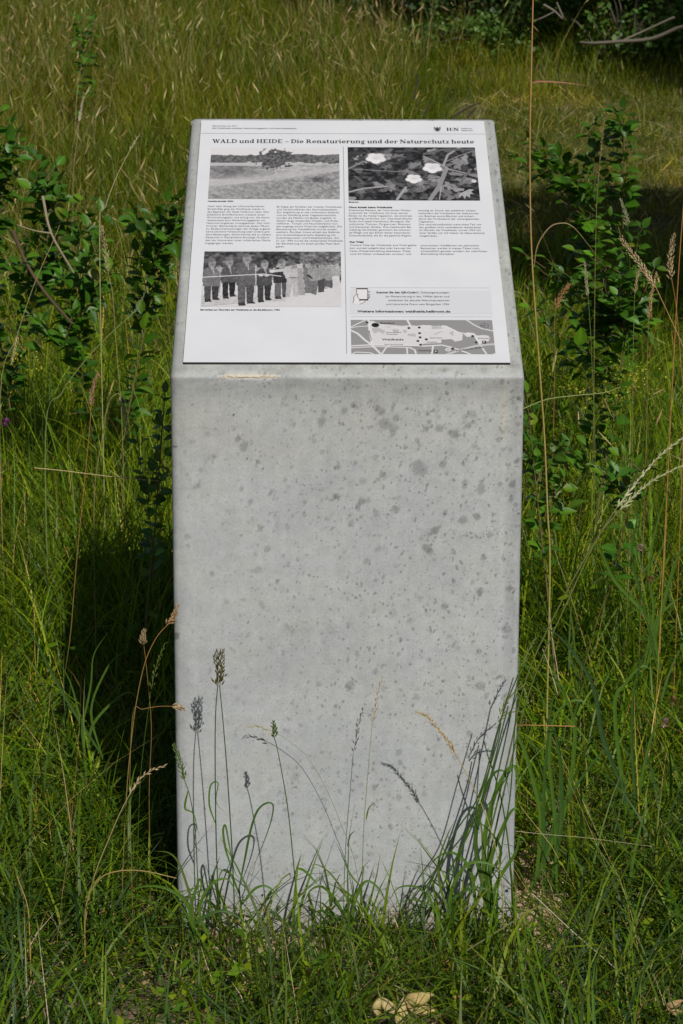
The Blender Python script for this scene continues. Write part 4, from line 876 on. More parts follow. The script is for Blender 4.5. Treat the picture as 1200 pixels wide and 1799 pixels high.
# ------------------------------------------------------------------ single grass stalks
def spikelets(ac, P, n_, l, wd, spread, col, rnd=.25, tail=1.0):
    P = smooth(P, 6); m_ = len(P)
    for k in range(n_):
        t = (k+.5)/n_; q_ = t*(m_-1); i_ = min(int(q_), m_-2); p = P[i_].lerp(P[i_+1], q_-i_); d = (P[i_+1]-P[i_]).normalized()
        a = k*2.4+random.uniform(-.5, .5); s_ = d.cross(Vector((.2, 1, .1))).normalized(); s2 = d.cross(s_).normalized()
        rad = s_*math.cos(a)+s2*math.sin(a)*.6
        f = (1-.45*t*tail)
        off_ = rad*spread*f*random.uniform(.2, 1)
        dd = (d+rad*random.uniform(.2, .7)).normalized(); L1 = l*f*random.uniform(.75, 1.2); w_ = wd*f
        side = dd.cross(rad).normalized(); c_ = p+off_
        V = [c_, c_+dd*L1*.4+rad*w_, c_+dd*L1*.4-rad*w_, c_+dd*L1*.45+side*w_, c_+dd*L1*.45-side*w_, c_+dd*L1]
        F = [(0, 1, 3), (0, 3, 2), (0, 2, 4), (0, 4, 1), (1, 5, 3), (3, 5, 2), (2, 5, 4), (4, 5, 1)]
        ac.add(np.array([tuple(v_) for v_ in V]), np.array(F), np.array(col)*random.uniform(1-rnd, 1+rnd))
        if spread > .004: tube(ac, [p, p.lerp(c_, .6), c_], .0004, .0003, np.array(col)*.8, sides=3)
def ribbon(ac, P, w0, col, col1=None, tw=.0, nrm=(0, -1, .3)):
    P = smooth(P, 5); n_ = len(P); V = []; C = []
    for k, p in enumerate(P):
        t = k/(n_-1); d = (P[min(k+1, n_-1)]-P[max(k-1, 0)]).normalized()
        nn_ = Vector(nrm); s_ = d.cross(nn_).normalized(); n2_ = s_.cross(d)
        a = tw*(t-.3); s_ = s_*math.cos(a)+n2_*math.sin(a); n2_ = s_.cross(d)
        w_ = w0*.5*min(1, .5+t*3)*max(.05, (1-t**2.5))
        V += [tuple(p-s_*w_), tuple(p-n2_*w_*.35), tuple(p+s_*w_)]
        c_ = np.array(col)*(1-t)+np.array(col if col1 is None else col1)*t; C += [c_, c_*1.15, c_]
    F = []
    for k in range(n_-1): F += [(k*3, k*3+1, k*3+4, k*3+3), (k*3+1, k*3+2, k*3+5, k*3+4)]
    ac.add(np.array(V), np.array(F), np.array(C))
def px(P, Y0, Y1=None):
    Y1 = Y0 if Y1 is None else Y1
    return [on(a, b_, Y0+(Y1-Y0)*k/max(1, len(P)-1)) for k, (a, b_) in enumerate(P)]
GRN = (.075, .150, .018); DGR = (.048, .105, .018); YEL = (.30, .25, .06); STR = (.45, .35, .18); ORG = (.40, .19, .055); PAL_ = (.50, .50, .30)
def stalk(label, P, Y, r=.0009, col=GRN, colt=None, head=None, hcol=STR, leaves=(), Y1=None, group=None, cat='grass stalk', name='grass_stalk', foot=True):
    """P from the foot to the tip; head = (points, kind)"""
    Q = px(P, Y, Y1)
    g_ = float(gz(Q[0].x, Q[0].y)); 
    if foot and Q[0].z > g_: Q.insert(0, Vector((Q[0].x+(Q[0].x-Q[1].x)*.1, Q[0].y, g_-.01)))
    b0 = Q[0].copy(); root = empty(name, b0, label, cat, group); r = r*(1.25 if -.3 < Y < -.08 else 1)
    ac = Acc(); tube(ac, [p-b0 for p in smooth(Q, 5)], r, r*.6, col, colt, 5)
    link('stem', ac.mesh('stem'), root, grassm if col in (GRN, DGR) else strawm)
    if head:
        hp, kind = head; Ye = Y if Y1 is None else Y1
        H = [p-b0 for p in px(hp, Ye)]; ac = Acc(); ln = sum((H[i_+1]-H[i_]).length for i_ in range(len(H)-1))
        if kind == 'panicle': spikelets(ac, H, max(24, int(ln*620)), .012, .0022, .008, hcol)
        elif kind == 'spike': spikelets(ac, H, max(18, int(ln*480)), .011, .0018, .0026, hcol)
        elif kind == 'dense': spikelets(ac, H, max(34, int(ln*800)), .010, .0020, .005, hcol)
        elif kind == 'loose': spikelets(ac, H, max(9, int(ln*230)), .012, .0015, .0035, hcol)
        elif kind == 'rye': spikelets(ac, H, max(9, int(ln*190)), .015, .0021, .002, hcol)
        tube(ac, smooth(H, 4), r*.7, r*.35, hcol, sides=4)
        link('seed_head', ac.mesh('seed_head', False), root, strawm)
    for LP in leaves:
        pts, w_, c_ = LP[:3]; yy = LP[3] if len(LP) > 3 else Y; ac = Acc(); ribbon(ac, [p-b0 for p in px(pts, yy, LP[4] if len(LP) > 4 else None)], w_, c_, tw=.8)
        link('leaf', ac.mesh('leaf'), root, grassm)
    return root
random.seed(5)
stalk('left one of two close green stalks with a brown panicle before the pillar', [(386, 1640), (380, 1480), (378, 1330), (379, 1250), (383, 1200)], -.15, .0011, DGR, None, ([(383, 1202), (383, 1175), (380, 1155), (384, 1146)], 'panicle'), (.085, .075, .02),
      [([(380, 1450), (368, 1415), (370, 1380), (383, 1376), (380, 1410), (400, 1432)], .0032, GRN)])
stalk('right one of two close green stalks with a brown panicle before the pillar', [(414, 1650), (408, 1500), (400, 1370), (393, 1280), (386, 1205)], -.15, .0011, DGR, None, ([(386, 1206), (389, 1180), (388, 1160), (391, 1142)], 'panicle'), (.10, .085, .022),
      [([(405, 1520), (396, 1490), (392, 1460), (396, 1450), (402, 1480), (412, 1530), (430, 1560)], .0042, GRN)])
stalk('green stalk with a narrow green head left of the pillar centre', [(530, 1660), (520, 1560), (507, 1430), (494, 1350), (486, 1310), (480, 1290)], -.17, .001, GRN, None, ([(481, 1296), (482, 1282), (480, 1268)], 'dense'), (.09, .14, .03),
      [([(522, 1525), (535, 1530), (550, 1545), (560, 1556)], .005, GRN)])
stalk('fine pale arching stalk crossing low on the pillar front', [(640, 1640), (625, 1520), (600, 1450), (575, 1390), (540, 1330), (505, 1300), (484, 1287)], -.035, .0006, (.24, .26, .10), None, ([(484, 1287), (465, 1280), (450, 1276), (436, 1277)], 'loose'), (.36, .34, .14))
stalk('thin upright stalk with a pale loose head right of the pillar centre', [(640, 1660), (636, 1560), (640, 1440), (648, 1340), (654, 1270)], -.10, .0007, (.10, .15, .035), (.3, .28, .13), ([(654, 1270), (660, 1240), (664, 1215), (672, 1190)], 'loose'), (.42, .34, .18),
      [([(643, 1440), (648, 1420), (658, 1410)], .003, GRN), ([(636, 1560), (615, 1535), (600, 1500), (590, 1480)], .003, GRN)])
stalk('yellow straw stalk leaning left before the right half of the pillar', [(885, 1640), (880, 1540), (860, 1450), (835, 1390), (812, 1345), (800, 1325)], -.17, .0009, (.36, .30, .08), (.42, .32, .11), ([(800, 1325), (785, 1300), (765, 1275), (750, 1258), (731, 1251)], 'spike'), (.46, .34, .14))
stalk('green stalk with a small ragged head at the left edge of the pillar front', [(350, 1640), (348, 1560), (343, 1460), (334, 1400), (322, 1365)], -.13, .001, GRN, None, ([(324, 1370), (318, 1345), (312, 1325), (306, 1308)], 'dense'), (.11, .17, .04),
      [([(330, 1390), (325, 1420), (340, 1430), (350, 1470)], .004, GRN)])
LOOP = [([(440, 1600), (420, 1570), (425, 1500), (438, 1440), (458, 1412), (480, 1412), (476, 1440), (462, 1490), (436, 1545)], .006, DGR)]
stalk('green grass shoot whose leaf loops over low before the left of the pillar', [(428, 1650), (424, 1600), (420, 1560)], -.12, .0018, GRN, None, None, leaves=[([(420, 1560), (430, 1510), (440, 1460), (452, 1425), (468, 1411), (480, 1416), (474, 1450), (455, 1500), (434, 1545)], .0042, DGR), ([(420, 1570), (405, 1535), (390, 1530), (380, 1560)], .0045, GRN), ([(424, 1590), (450, 1560), (475, 1560), (500, 1590)], .005, GRN)])
# right bundle
for k, (P, hp, kind, hc, lb) in enumerate((
    ([(800, 1640), (850, 1500), (893, 1330), (925, 1190), (985, 1060), (1040, 960), (1085, 890)], [(1085, 890), (1120, 845), (1160, 800), (1205, 765)], 'rye', (.50, .50, .30), 'long arching stalk with the highest pale feathery head at the right edge'),
    ([(820, 1650), (860, 1500), (895, 1350), (935, 1200), (1000, 1050), (1050, 945), (1090, 895)], [(1090, 895), (1115, 870), (1150, 842), (1205, 815)], 'rye', (.46, .47, .26), 'long arching stalk with the lower pale feathery head at the right edge'),
    ([(735, 1650), (790, 1530), (830, 1450), (860, 1370), (880, 1290), (893, 1240)], [(878, 1255), (890, 1232), (905, 1215), (925, 1200)], 'loose', (.17, .21, .05), 'green stalk with a yellow green head at the right edge of the pillar front'),
    ([(760, 1650), (815, 1480), (850, 1380), (872, 1310), (880, 1270)], [(875, 1268), (888, 1255), (905, 1250), (920, 1250)], 'loose', (.16, .20, .05), 'green stalk whose head bends right across the pillar edge'),
    ([(850, 1650), (852, 1560), (868, 1400), (890, 1290), (915, 1170)], [(915, 1172), (930, 1140), (942, 1120)], 'loose', (.14, .17, .05), 'upright green stalk rising along the right edge of the pillar'))):
    stalk(lb, P, -.13, .0016, GRN, (.20, .22, .07) if k < 2 else GRN, (hp, kind), hc, Y1=(-.13 if k > 1 else -.05))
def shoot(label, base, blist, Y, group=None):            # a tuft of broad blades
    b0 = on(*base, Y); b0.z = float(gz(b0.x, Y)); root = empty('grass_tuft', b0, label, 'grass tuft', group)
    for pts, w_, c_ in blist:
        ac = Acc(); P = px([(base[0]+random.uniform(-32, 32), base[1]+random.uniform(-15, 15))]+pts, Y); ribbon(ac, [p-b0 for p in P], w_, c_, tw=random.uniform(.3, 1.2))
        link('blade', ac.mesh('blade'), root, grassm)
shoot('tuft of broad arching blades leaning over the lower right corner of the pillar front', (850, 1640), [
    ([(850, 1500), (868, 1400), (900, 1345), (912, 1380), (915, 1420)], .009, GRN), ([(840, 1520), (838, 1450), (860, 1370), (885, 1355), (895, 1400)], .008, DGR),
    ([(830, 1540), (800, 1500), (770, 1505), (740, 1540)], .006, GRN), ([(860, 1530), (885, 1450), (905, 1420), (920, 1440)], .008, GRN), ([(850, 1560), (880, 1500), (860, 1460), (835, 1440)], .007, DGR),
    ([(870, 1560), (905, 1500), (915, 1470), (935, 1500)], .007, GRN), ([(845, 1560), (848, 1480), (840, 1420), (834, 1400)], .005, (.12, .17, .03))], -.13)
shoot('low tuft with a seeding arch before the right half of the pillar', (790, 1650), [([(760, 1590), (735, 1560), (700, 1560), (680, 1590)], .005, GRN), ([(795, 1560), (820, 1520), (850, 1515), (880, 1530), (900, 1560)], .007, GRN),
    ([(780, 1580), (770, 1520), (785, 1470), (800, 1440)], .005, (.10, .15, .03)), ([(790, 1590), (830, 1560), (870, 1570), (900, 1600)], .006, DGR), ([(770, 1600), (720, 1580), (690, 1600)], .004, GRN)], -.16)
shoot('small leafy tuft before the middle of the pillar foot', (610, 1670), [([(600, 1600), (570, 1560), (545, 1565), (530, 1600)], .006, GRN), ([(620, 1600), (640, 1550), (665, 1560), (680, 1590)], .006, GRN),
    ([(612, 1590), (585, 1540), (560, 1520), (545, 1520)], .004, (.12, .16, .04)), ([(605, 1610), (620, 1570), (618, 1540)], .005, DGR), ([(600, 1620), (560, 1600), (540, 1620)], .005, DGR)], -.14)
shoot('tuft of soft arching blades before the left corner of the pillar foot', (340, 1660), [([(330, 1590), (290, 1560), (240, 1560), (200, 1590)], .007, GRN), ([(350, 1600), (370, 1555), (400, 1545), (420, 1580)], .006, GRN),
    ([(340, 1610), (320, 1530), (300, 1500), (270, 1495)], .005, (.10, .15, .03)), ([(345, 1620), (390, 1600), (430, 1620), (450, 1650)], .006, DGR), ([(335, 1600), (345, 1560), (352, 1545), (356, 1590)], .006, GRN)], -.2)
shoot('tall tuft of broad dark blades right beside the pillar corner', (960, 1560), [([(955, 1450), (958, 1350), (970, 1235), (985, 1215)], .007, DGR), ([(975, 1440), (965, 1330), (975, 1260), (1010, 1230), (1055, 1250)], .0075, GRN),
    ([(985, 1450), (985, 1350), (975, 1290), (960, 1270)], .009, DGR), ([(950, 1440), (925, 1330), (905, 1280), (910, 1260)], .009, GRN), ([(990, 1430), (1010, 1300), (1000, 1240), (960, 1170)], .009, GRN), ([(970, 1460), (1000, 1400), (1050, 1330), (1100, 1290)], .007, DGR)], .12)
shoot('tuft of wide blades right of the pillar with one folded over', (1110, 1500), [([(1115, 1380), (1110, 1280), (1120, 1180), (1160, 1100)], .007, DGR), ([(1095, 1380), (1080, 1240), (1100, 1200), (1130, 1170), (1155, 1190)], .009, GRN), ([(1120, 1400), (1150, 1280), (1190, 1240)], .008, GRN),
    ([(1100, 1400), (1060, 1300), (1040, 1200), (985, 1120), (935, 1095)], .010, (.04, .085, .03)), ([(1105, 1420), (1070, 1330), (1020, 1290)], .008, DGR)], .35)
shoot('tall blades standing at the right edge of the view beside the pillar', (1150, 1180), [([(1148, 1080), (1140, 1000), (1160, 900), (1190, 820)], .0065, GRN), ([(1130, 1060), (1110, 980), (1120, 900), (1105, 850)], .006, DGR), ([(1160, 1080), (1190, 980), (1215, 940)], .009, GRN), ([(1140, 1090), (1080, 1020), (1050, 960), (1010, 955)], .009, GRN), ([(1150, 1100), (1180, 1060), (1200, 1050)], .007, GRN)], .8)
shoot('tuft of blades lit at the edge of the shadow left of the pillar', (150, 1330), [([(150, 1250), (160, 1200), (165, 1150), (190, 1110)], .005, GRN), ([(160, 1250), (185, 1180), (210, 1150), (245, 1140)], .005, GRN), ([(130, 1250), (90, 1180), (60, 1120), (20, 1060), (0, 1040)], .007, DGR), ([(140, 1260), (120, 1190), (90, 1150)], .005, GRN), ([(165, 1270), (215, 1220), (240, 1225), (255, 1260)], .006, GRN)], .55)
stalk('dark headed green stalk in front of the lower right part of the pillar', [(870, 1660), (862, 1560), (845, 1430), (822, 1330), (800, 1270)], -.30, .0010, GRN, None, ([(800, 1272), (785, 1240), (775, 1225), (757, 1205)], 'spike'), (.16, .15, .05)) if 0 else None
for k, (P, lb) in enumerate((([(905, 1640), (895, 1500), (880, 1400), (858, 1330), (850, 1300)], 'bare green stalk crossing others at the lower right pillar corner'), ([(700, 1650), (760, 1540), (820, 1460), (868, 1400), (900, 1350)], 'green stalk leaning far right low on the pillar front'),
    ([(870, 1640), (880, 1500), (896, 1400), (903, 1300), (908, 1230)], 'straight green stalk hugging the right edge of the pillar front'), ([(720, 1640), (790, 1480), (840, 1400), (872, 1290), (902, 1190)], 'long straight green stalk leaning to the right pillar edge'))):
    stalk(lb, P, -.12-.02*k, .0014, (GRN, DGR)[k % 2], GRN)
# left individual stalks
stalk('orange stalk with two seed heads at the left edge of the pillar', [(215, 1560), (222, 1400), (232, 1290), (242, 1220), (256, 1160), (275, 1120), (294, 1098)], -.02, .0011, (.16, .17, .05), ORG, ([(294, 1098), (306, 1082), (313, 1062)], 'dense'), (.40, .25, .11))
stalk('thin stalk with a short brown head left of the pillar', [(262, 1400), (266, 1280), (258, 1180), (253, 1135)], .05, .0007, (.2, .15, .06), ORG, ([(253, 1132), (252, 1120), (253, 1108)], 'dense'), (.34, .24, .13))
stalk('green stalk with a slender green panicle left of the pillar', [(240, 1560), (246, 1380), (255, 1290), (265, 1215)], .02, .0009, GRN, None, ([(266, 1210), (272, 1180), (280, 1155), (291, 1128)], 'loose'), (.12, .16, .035))
stalk('orange stalk bent level into the left edge of the pillar', [(232, 1560), (228, 1380), (234, 1252), (250, 1246), (280, 1241), (302, 1241)], -.06, .0007, (.2, .17, .06), ORG, ([(302, 1241), (312, 1242), (323, 1246)], 'dense'), (.44, .32, .17))
stalk('straw stalk with an open bleached head near the lower left pillar edge', [(140, 1700), (160, 1560), (195, 1465), (215, 1420), (228, 1395)], -.12, .0009, (.33, .27, .08), STR, ([(228, 1395), (240, 1375), (262, 1356), (290, 1345)], 'rye'), (.50, .38, .22))
stalk('tall lit stalk with a pinkish head left of the pillar', [(95, 1330), (103, 1250), (122, 1130), (130, 1040), (137, 960), (146, 870), (157, 760), (160, 712)], 1.15, .0014, (.10, .14, .03), ORG, ([(160, 712), (162, 690), (166, 672), (172, 657)], 'dense'), (.42, .22, .14))
stalk('thick pale stem slanting across the grass at middle left', [(80, 760), (108, 692), (140, 645), (185, 595), (240, 545)], 1.6, .0019, (.17, .22, .06), (.20, .25, .08), ([(225, 560), (245, 535), (258, 505)], 'loose'), (.20, .24, .10))
stalk('drooping straw head close left of the pillar', [(165, 900), (178, 780), (190, 710), (205, 692), (212, 694)], 1.2, .0010, (.2, .2, .07), STR, ([(212, 694), (218, 715), (223, 740), (224, 765)], 'panicle'), (.46, .40, .22))
stalk('tall straw stalk with a long thin head in the left bush', [(215, 760), (205, 620), (198, 520), (190, 480)], 2.0, .0010, (.25, .25, .08), STR, ([(190, 480), (186, 445), (181, 410), (178, 398)], 'panicle'), (.42, .36, .18))
stalk('bright straw stalk curving up behind the left bush', [(175, 420), (185, 365), (205, 310), (228, 265), (240, 245)], 2.3, .0014, (.40, .38, .16), (.5, .45, .25), ([(228, 265), (236, 250), (246, 235)], 'loose'), (.50, .44, .26))
stalk('leaning straw stalk at the far left edge', [(0, 700), (30, 590), (60, 500), (95, 420), (105, 395)], 1.9, .0011, (.34, .28, .12), STR, ([(30, 590), (24, 620), (20, 640)], 'spike'), STR)
stalk('pale straw lying level across the grass at left', [(60, 822), (120, 828), (200, 838), (278, 845)], .95, .0012, (.48, .38, .18), (.5, .4, .2), foot=False)
stalk('bleached head standing out in the meadow at upper left', [(128, 330), (135, 250), (139, 215)], 5.8, .0016, (.2, .2, .06), STR, ([(139, 213), (142, 195), (147, 170)], 'dense'), (.62, .56, .42))
# right individual stalks
stalk('very tall orange stalk passing the top of the view right of the pillar', [(966, 1010), (962, 900), (956, 760), (945, 610), (936, 480), (932, 380), (931, 250), (933, 147), (935, 60), (938, -60)], .85, .0024, (.30, .30, .07), (.46, .22, .09), None, leaves=[([(932, 147), (945, 143), (975, 144), (1005, 147), (1040, 152)], .004, (.28, .12, .06)), ([(938, 470), (945, 430), (965, 400), (985, 392), (1005, 397), (1030, 425), (1072, 482)], .003, (.26, .18, .09))])
stalk('tall thin yellowing stalk rising through the right bush', [(1042, 780), (1044, 600), (1046, 450), (1050, 330), (1062, 210)], 1.9, .0010, (.22, .22, .05), (.32, .24, .08), ([(1050, 330), (1058, 240), (1062, 200)], 'loose'), (.25, .2, .08))
stalk('straw stalk with a broad open head leaning left at the right edge', [(1230, 700), (1200, 610), (1178, 560), (1150, 500)], 1.0, .0014, ORG, (.5, .3, .14), ([(1150, 502), (1132, 475), (1110, 445), (1090, 417)], 'panicle'), (.56, .42, .25))
stalk('upright stalk with a narrow tan head near the right edge', [(1200, 760), (1196, 640), (1188, 540), (1180, 490)], 1.1, .0010, ORG, None, ([(1180, 490), (1178, 460), (1180, 435), (1184, 412)], 'panicle'), (.48, .36, .2))
stalk('tall orange stalk with no head at the right edge', [(1163, 1040), (1172, 860), (1182, 660), (1192, 480), (1203, 330)], 1.2, .0017, (.40, .22, .06), ORG)
stalk('reddish stalk with a curved brown head behind the right bush', [(974, 680), (974, 580), (976, 545), (983, 525)], 1.5, .0011, (.25, .14, .05), None, ([(976, 545), (982, 525), (994, 508), (999, 500)], 'panicle'), (.36, .18, .08))
stalk('green stalk with a pale narrow head right of the board', [(1045, 820), (1040, 640), (1036, 560), (1033, 520)], 1.4, .0011, (.14, .19, .04), None, ([(1033, 520), (1030, 490), (1027, 460)], 'spike'), (.38, .38, .2))
stalk('thin stalk with a drooping tan head right of the right bush', [(1110, 800), (1112, 640), (1115, 520), (1122, 470)], 1.3, .0009, (.2, .2, .06), None, ([(1116, 515), (1120, 485), (1128, 465)], 'spike'), (.42, .3, .16))
stalk('tan headed stalk standing before the dark shade right of the board', [(1136, 760), (1137, 640), (1140, 560)], 1.25, .0009, (.3, .2, .08), None, ([(1140, 560), (1145, 520), (1152, 480)], 'spike'), (.46, .28, .14))
stalk('short pale head standing in front of the shade at upper right', [(1105, 560), (1106, 440), (1102, 395)], 2.1, .0014, GRN, None, ([(1102, 395), (1098, 372), (1090, 350)], 'dense'), (.36, .36, .2))
stalk('pale green stem lying level from the pillar edge to the yellow flowers', [(915, 720), (960, 702), (1010, 695), (1060, 690), (1090, 680)], 1.0, .0014, (.26, .32, .12), (.3, .34, .1), foot=False)
stalk('bleached straw kinked in the grass right of the pillar', [(982, 1195), (975, 1150), (968, 1105), (965, 1068)], .45, .0010, (.55, .42, .3), None, foot=False)
stalk('bleached broken straw beside the right pillar edge', [(980, 1220), (968, 1180), (953, 1140)], .25, .0010, (.55, .44, .3), None, foot=False)
stalk('orange straw lying level against the right pillar edge', [(1010, 1276), (970, 1275), (935, 1274), (905, 1274)], .1, .0011, (.45, .22, .06), None, foot=False)
stalk('bright yellow straw upright in the grass right of the pillar', [(1145, 1350), (1152, 1250), (1158, 1130), (1166, 1000), (1172, 900)], .7, .0012, (.32, .27, .05), None)
stalk('fine pale straw reaching right from the lower pillar corner', [(905, 1460), (960, 1466), (1030, 1472), (1145, 1487)], -.05, .0005, (.46, .42, .24), None, foot=False)
stalk('dry curved stem arching over the grass at lower right', [(820, 1670), (900, 1620), (930, 1600), (960, 1598), (985, 1640), (1000, 1690)], -.3, .0014, (.16, .17, .06), (.3, .26, .1), foot=False)
stalk('long bleached stem with a husk slanting at the lower right corner', [(935, 1570), (1010, 1640), (1080, 1700), (1120, 1735)], -.32, .0009, (.5, .46, .3), None, ([(1120, 1735), (1150, 1765), (1180, 1800)], 'dense'), (.5, .47, .33), foot=False)
stalk('golden upright straw at the lower left', [(55, 1740), (52, 1640), (48, 1590), (30, 1540)], -.25, .0012, (.42, .27, .07), None)
stalk('bent straw arching to the right at lower left', [(150, 1600), (170, 1550), (200, 1532), (250, 1530), (310, 1543)], -.2, .0014, (.30, .22, .07), None)

# ------------------------------------------------------------------ small flowers
def clover(label, p, r, col):
    p = Vector(p); root = empty('clover', Vector((p.x, p.y, float(gz(p.x, p.y)))), label, 'clover'); b0 = root.location
    ac = Acc(); tube(ac, [Vector((0, 0, 0)), (p-b0)*.5+Vector((.006, 0, 0)), p-b0], .0009, .0007, GRN); link('stem', ac.mesh('stem'), root, grassm)
    ac = Acc()
    for k in range(70):
        a = k*2.4; zz = 1-2*(k+.5)/70; q_ = math.sqrt(1-zz*zz); d = Vector((math.cos(a)*q_, math.sin(a)*q_, zz*.9+.25)).normalized(); s_ = d.cross(Vector((.3, .5, .8))).normalized(); s2 = d.cross(s_)
        c_ = p-b0; L1 = r*random.uniform(.8, 1.1)
        V = [c_+d*r*.2, c_+d*L1*.7+s_*r*.13, c_+d*L1, c_+d*L1*.7-s_*r*.13]; ac.add(np.array([tuple(v_) for v_ in V]), np.array([(0, 1, 2, 3)]), np.array(col)*random.uniform(.6, 1.3))
    link('flower_head', ac.mesh('flower_head', False), root, strawm)
clover('fading pink clover head in the grass at the right edge', on(1168, 1270, .35), .013, (.40, .28, .27))
clover('brownish clover head a little above the pink one at right', on(1183, 1232, .4), .013, (.28, .17, .08))
clover('pale clover head in the grass right of the pillar', on(1125, 963, .75), .011, (.45, .36, .28))
clover('brown clover head below the pale one right of the pillar', on(1143, 1018, .7), .011, (.30, .15, .09))
clover('small purple flower head at the far left edge', on(10, 742, 1.3), .012, (.28, .06, .30))
def bedstraw(label, spots, Y):
    root = empty('bedstraw', gpt(spots[0][0], Y), label, 'wildflower'); b0 = root.location; ac = Acc()
    for (a, b_, r_) in spots:
        af = Acc()
        p = on(a, b_, Y+random.uniform(-.05, .05)); tube(ac, [Vector((0, 0, 0)), (p-b0)*.6+Vector((.01, 0, .02)), p-b0], .0010, .0006, GRN, sides=4)
        for k in range(int(r_*3.2)):
            c_ = p-b0+Vector((random.gauss(0, 1), random.gauss(0, 1), random.gauss(0, .7)))*r_*.0011*1.3
            s_ = random.uniform(.0018, .0034); d1 = Vector((random.gauss(0, 1), random.gauss(0, 1), random.gauss(0, 1))).normalized(); d2 = d1.cross(Vector((.3, .5, .9))).normalized()
            af.add(np.array([tuple(c_+d1*s_), tuple(c_+d2*s_), tuple(c_-d1*s_), tuple(c_-d2*s_)]), np.array([(0, 1, 2, 3)]), np.array((.42, .42, .04))*random.uniform(.7, 1.2))
        link('flower_cluster', af.mesh('flower_cluster', False), root, strawm)
    link('stem', ac.mesh('stem'), root, grassm)
bedstraw('small yellow bedstraw flowers in clusters right of the board', [(1120, 655, 22), (1100, 662, 20), (1135, 670, 18), (1145, 678, 14), (1085, 682, 18), (1062, 672, 10), (1042, 695, 16), (1080, 697, 8), (1110, 668, 16), (1000, 683, 9), (1035, 685, 8)], 1.5)
bedstraw('faint yellow bedstraw flowers left of the middle of the bush', [(40, 625, 10), (58, 635, 12), (75, 645, 9), (50, 650, 7)], 1.8)

# ------------------------------------------------------------------ maple seeds, clods, pebbles
def samara(label, p, wings, col):
    b0 = on(*p, -.47); root = empty('maple_seed', b0, label, 'maple seed')
    for (dx, dz, l, w_) in wings:
        d = Vector((dx, -.35, dz)).normalized(); s_ = d.cross(Vector((0, -1, .6))).normalized(); up_ = s_.cross(d); V = []; C = []
        for k in range(9):
            t = k/8; hw = w_*(.16+.95*math.sin(min(1, t*1.05)*math.pi*.86)**.9)*(1 if t < .97 else .5); bow = d*l*t+s_*l*.10*math.sin(t*3)
            for q_ in (-1, -.3, .4, 1): V.append(tuple(bow+s_*hw*.5*q_+up_*(.0020*math.sin(q_*5+k*.8)+.009*t*t*q_+.004*math.sin(t*4)))); C.append(np.array(col)*(.62 if q_ == 1 else 1.0 if q_ > -.5 else .85)*random.uniform(.82, 1.1)*(1.0 if t > .15 else .7))
        F = [(k*4+j_, k*4+j_+1, k*4+j_+5, k*4+j_+4) for k in range(8) for j_ in range(3)]
        link('wing', mesh_np('wing', np.array(V), np.array(F), np.array(C)), root, strawm)
        ac = Acc(); Q = OCT*np.array([.0042, .0028, .0035])+np.array(d*.004); ac.add(Q, OF, np.array((.34, .36, .10))); link('seed', ac.mesh('seed'), root, strawm)
    ac = Acc(); tube(ac, [Vector((0, 0, 0)), Vector((-.004, .003, .012)), Vector((-.003, .004, .024))], .0009, .0006, (.30, .34, .09)); link('stalk', ac.mesh('stalk'), root, strawm)
samara('large cream maple seed with three wings in the grass at bottom right of centre', (710, 1752), [(.75, .22, .052, .021), (.72, -.20, .056, .023), (.15, -.95, .062, .027)], (.50, .38, .15))
samara('smaller cream maple seed left of the large one at the bottom', (668, 1752), [(.8, -.5, .040, .017), (-.1, -.9, .030, .015)], (.46, .36, .15))
samara('loose cream maple seed wing at the right bottom edge', (1170, 1765), [(.8, -.3, .034, .013), (.9, .4, .03, .012)], (.42, .28, .13))
def clods(name, label, cx, cy, sx, sy, n_, r0, r1, col, cat):
    ac = Acc()
    for k in range(n_):
        x_, y_ = random.gauss(cx, sx), random.gauss(cy, sy); r_ = random.uniform(r0, r1)
        if abs(x_) < W/2+.01 and y_ > -.01: continue
        bm = bmesh.new(); bmesh.ops.create_icosphere(bm, subdivisions=2 if r_ > .006 else 1, radius=1)
        V = np.array([tuple(v_.co) for v_ in bm.verts]); F = np.array([[v_.index for v_ in f.verts] for f in bm.faces]); bm.free()
        nz_ = fbm(V[:, 0]*2+k, V[:, 1]*2+V[:, 2]*1.7, 7+k)[:, None]
        V = V*(.65+.7*nz_)*r_*np.array([1.2, 1.0, .6])+np.array([x_, y_, float(gz(x_, y_))+r_*.15])
        ac.add(V, F, np.array(col)*random.uniform(.75, 1.15))
    link(name, ac.mesh(name, False), m=plantmat(name+'_mat', .95, 0, .1, bump=.003), kind='stuff', label=label, cat=cat)
clods('sandy_clods', 'sandy clods of soil at the right corner of the pillar', .385, .05, .04, .22, 420, .003, .016, (.40, .30, .19), 'soil')
clods('soil_crumbs', 'pale soil crumbs before the foot of the pillar', -.06, -.055, .06, .025, 240, .002, .013, (.36, .27, .17), 'soil')
clods('scattered_soil', 'loose brown soil crumbs scattered between the grass', .1, -.2, .5, .14, 300, .002, .008, (.22, .16, .10), 'soil')

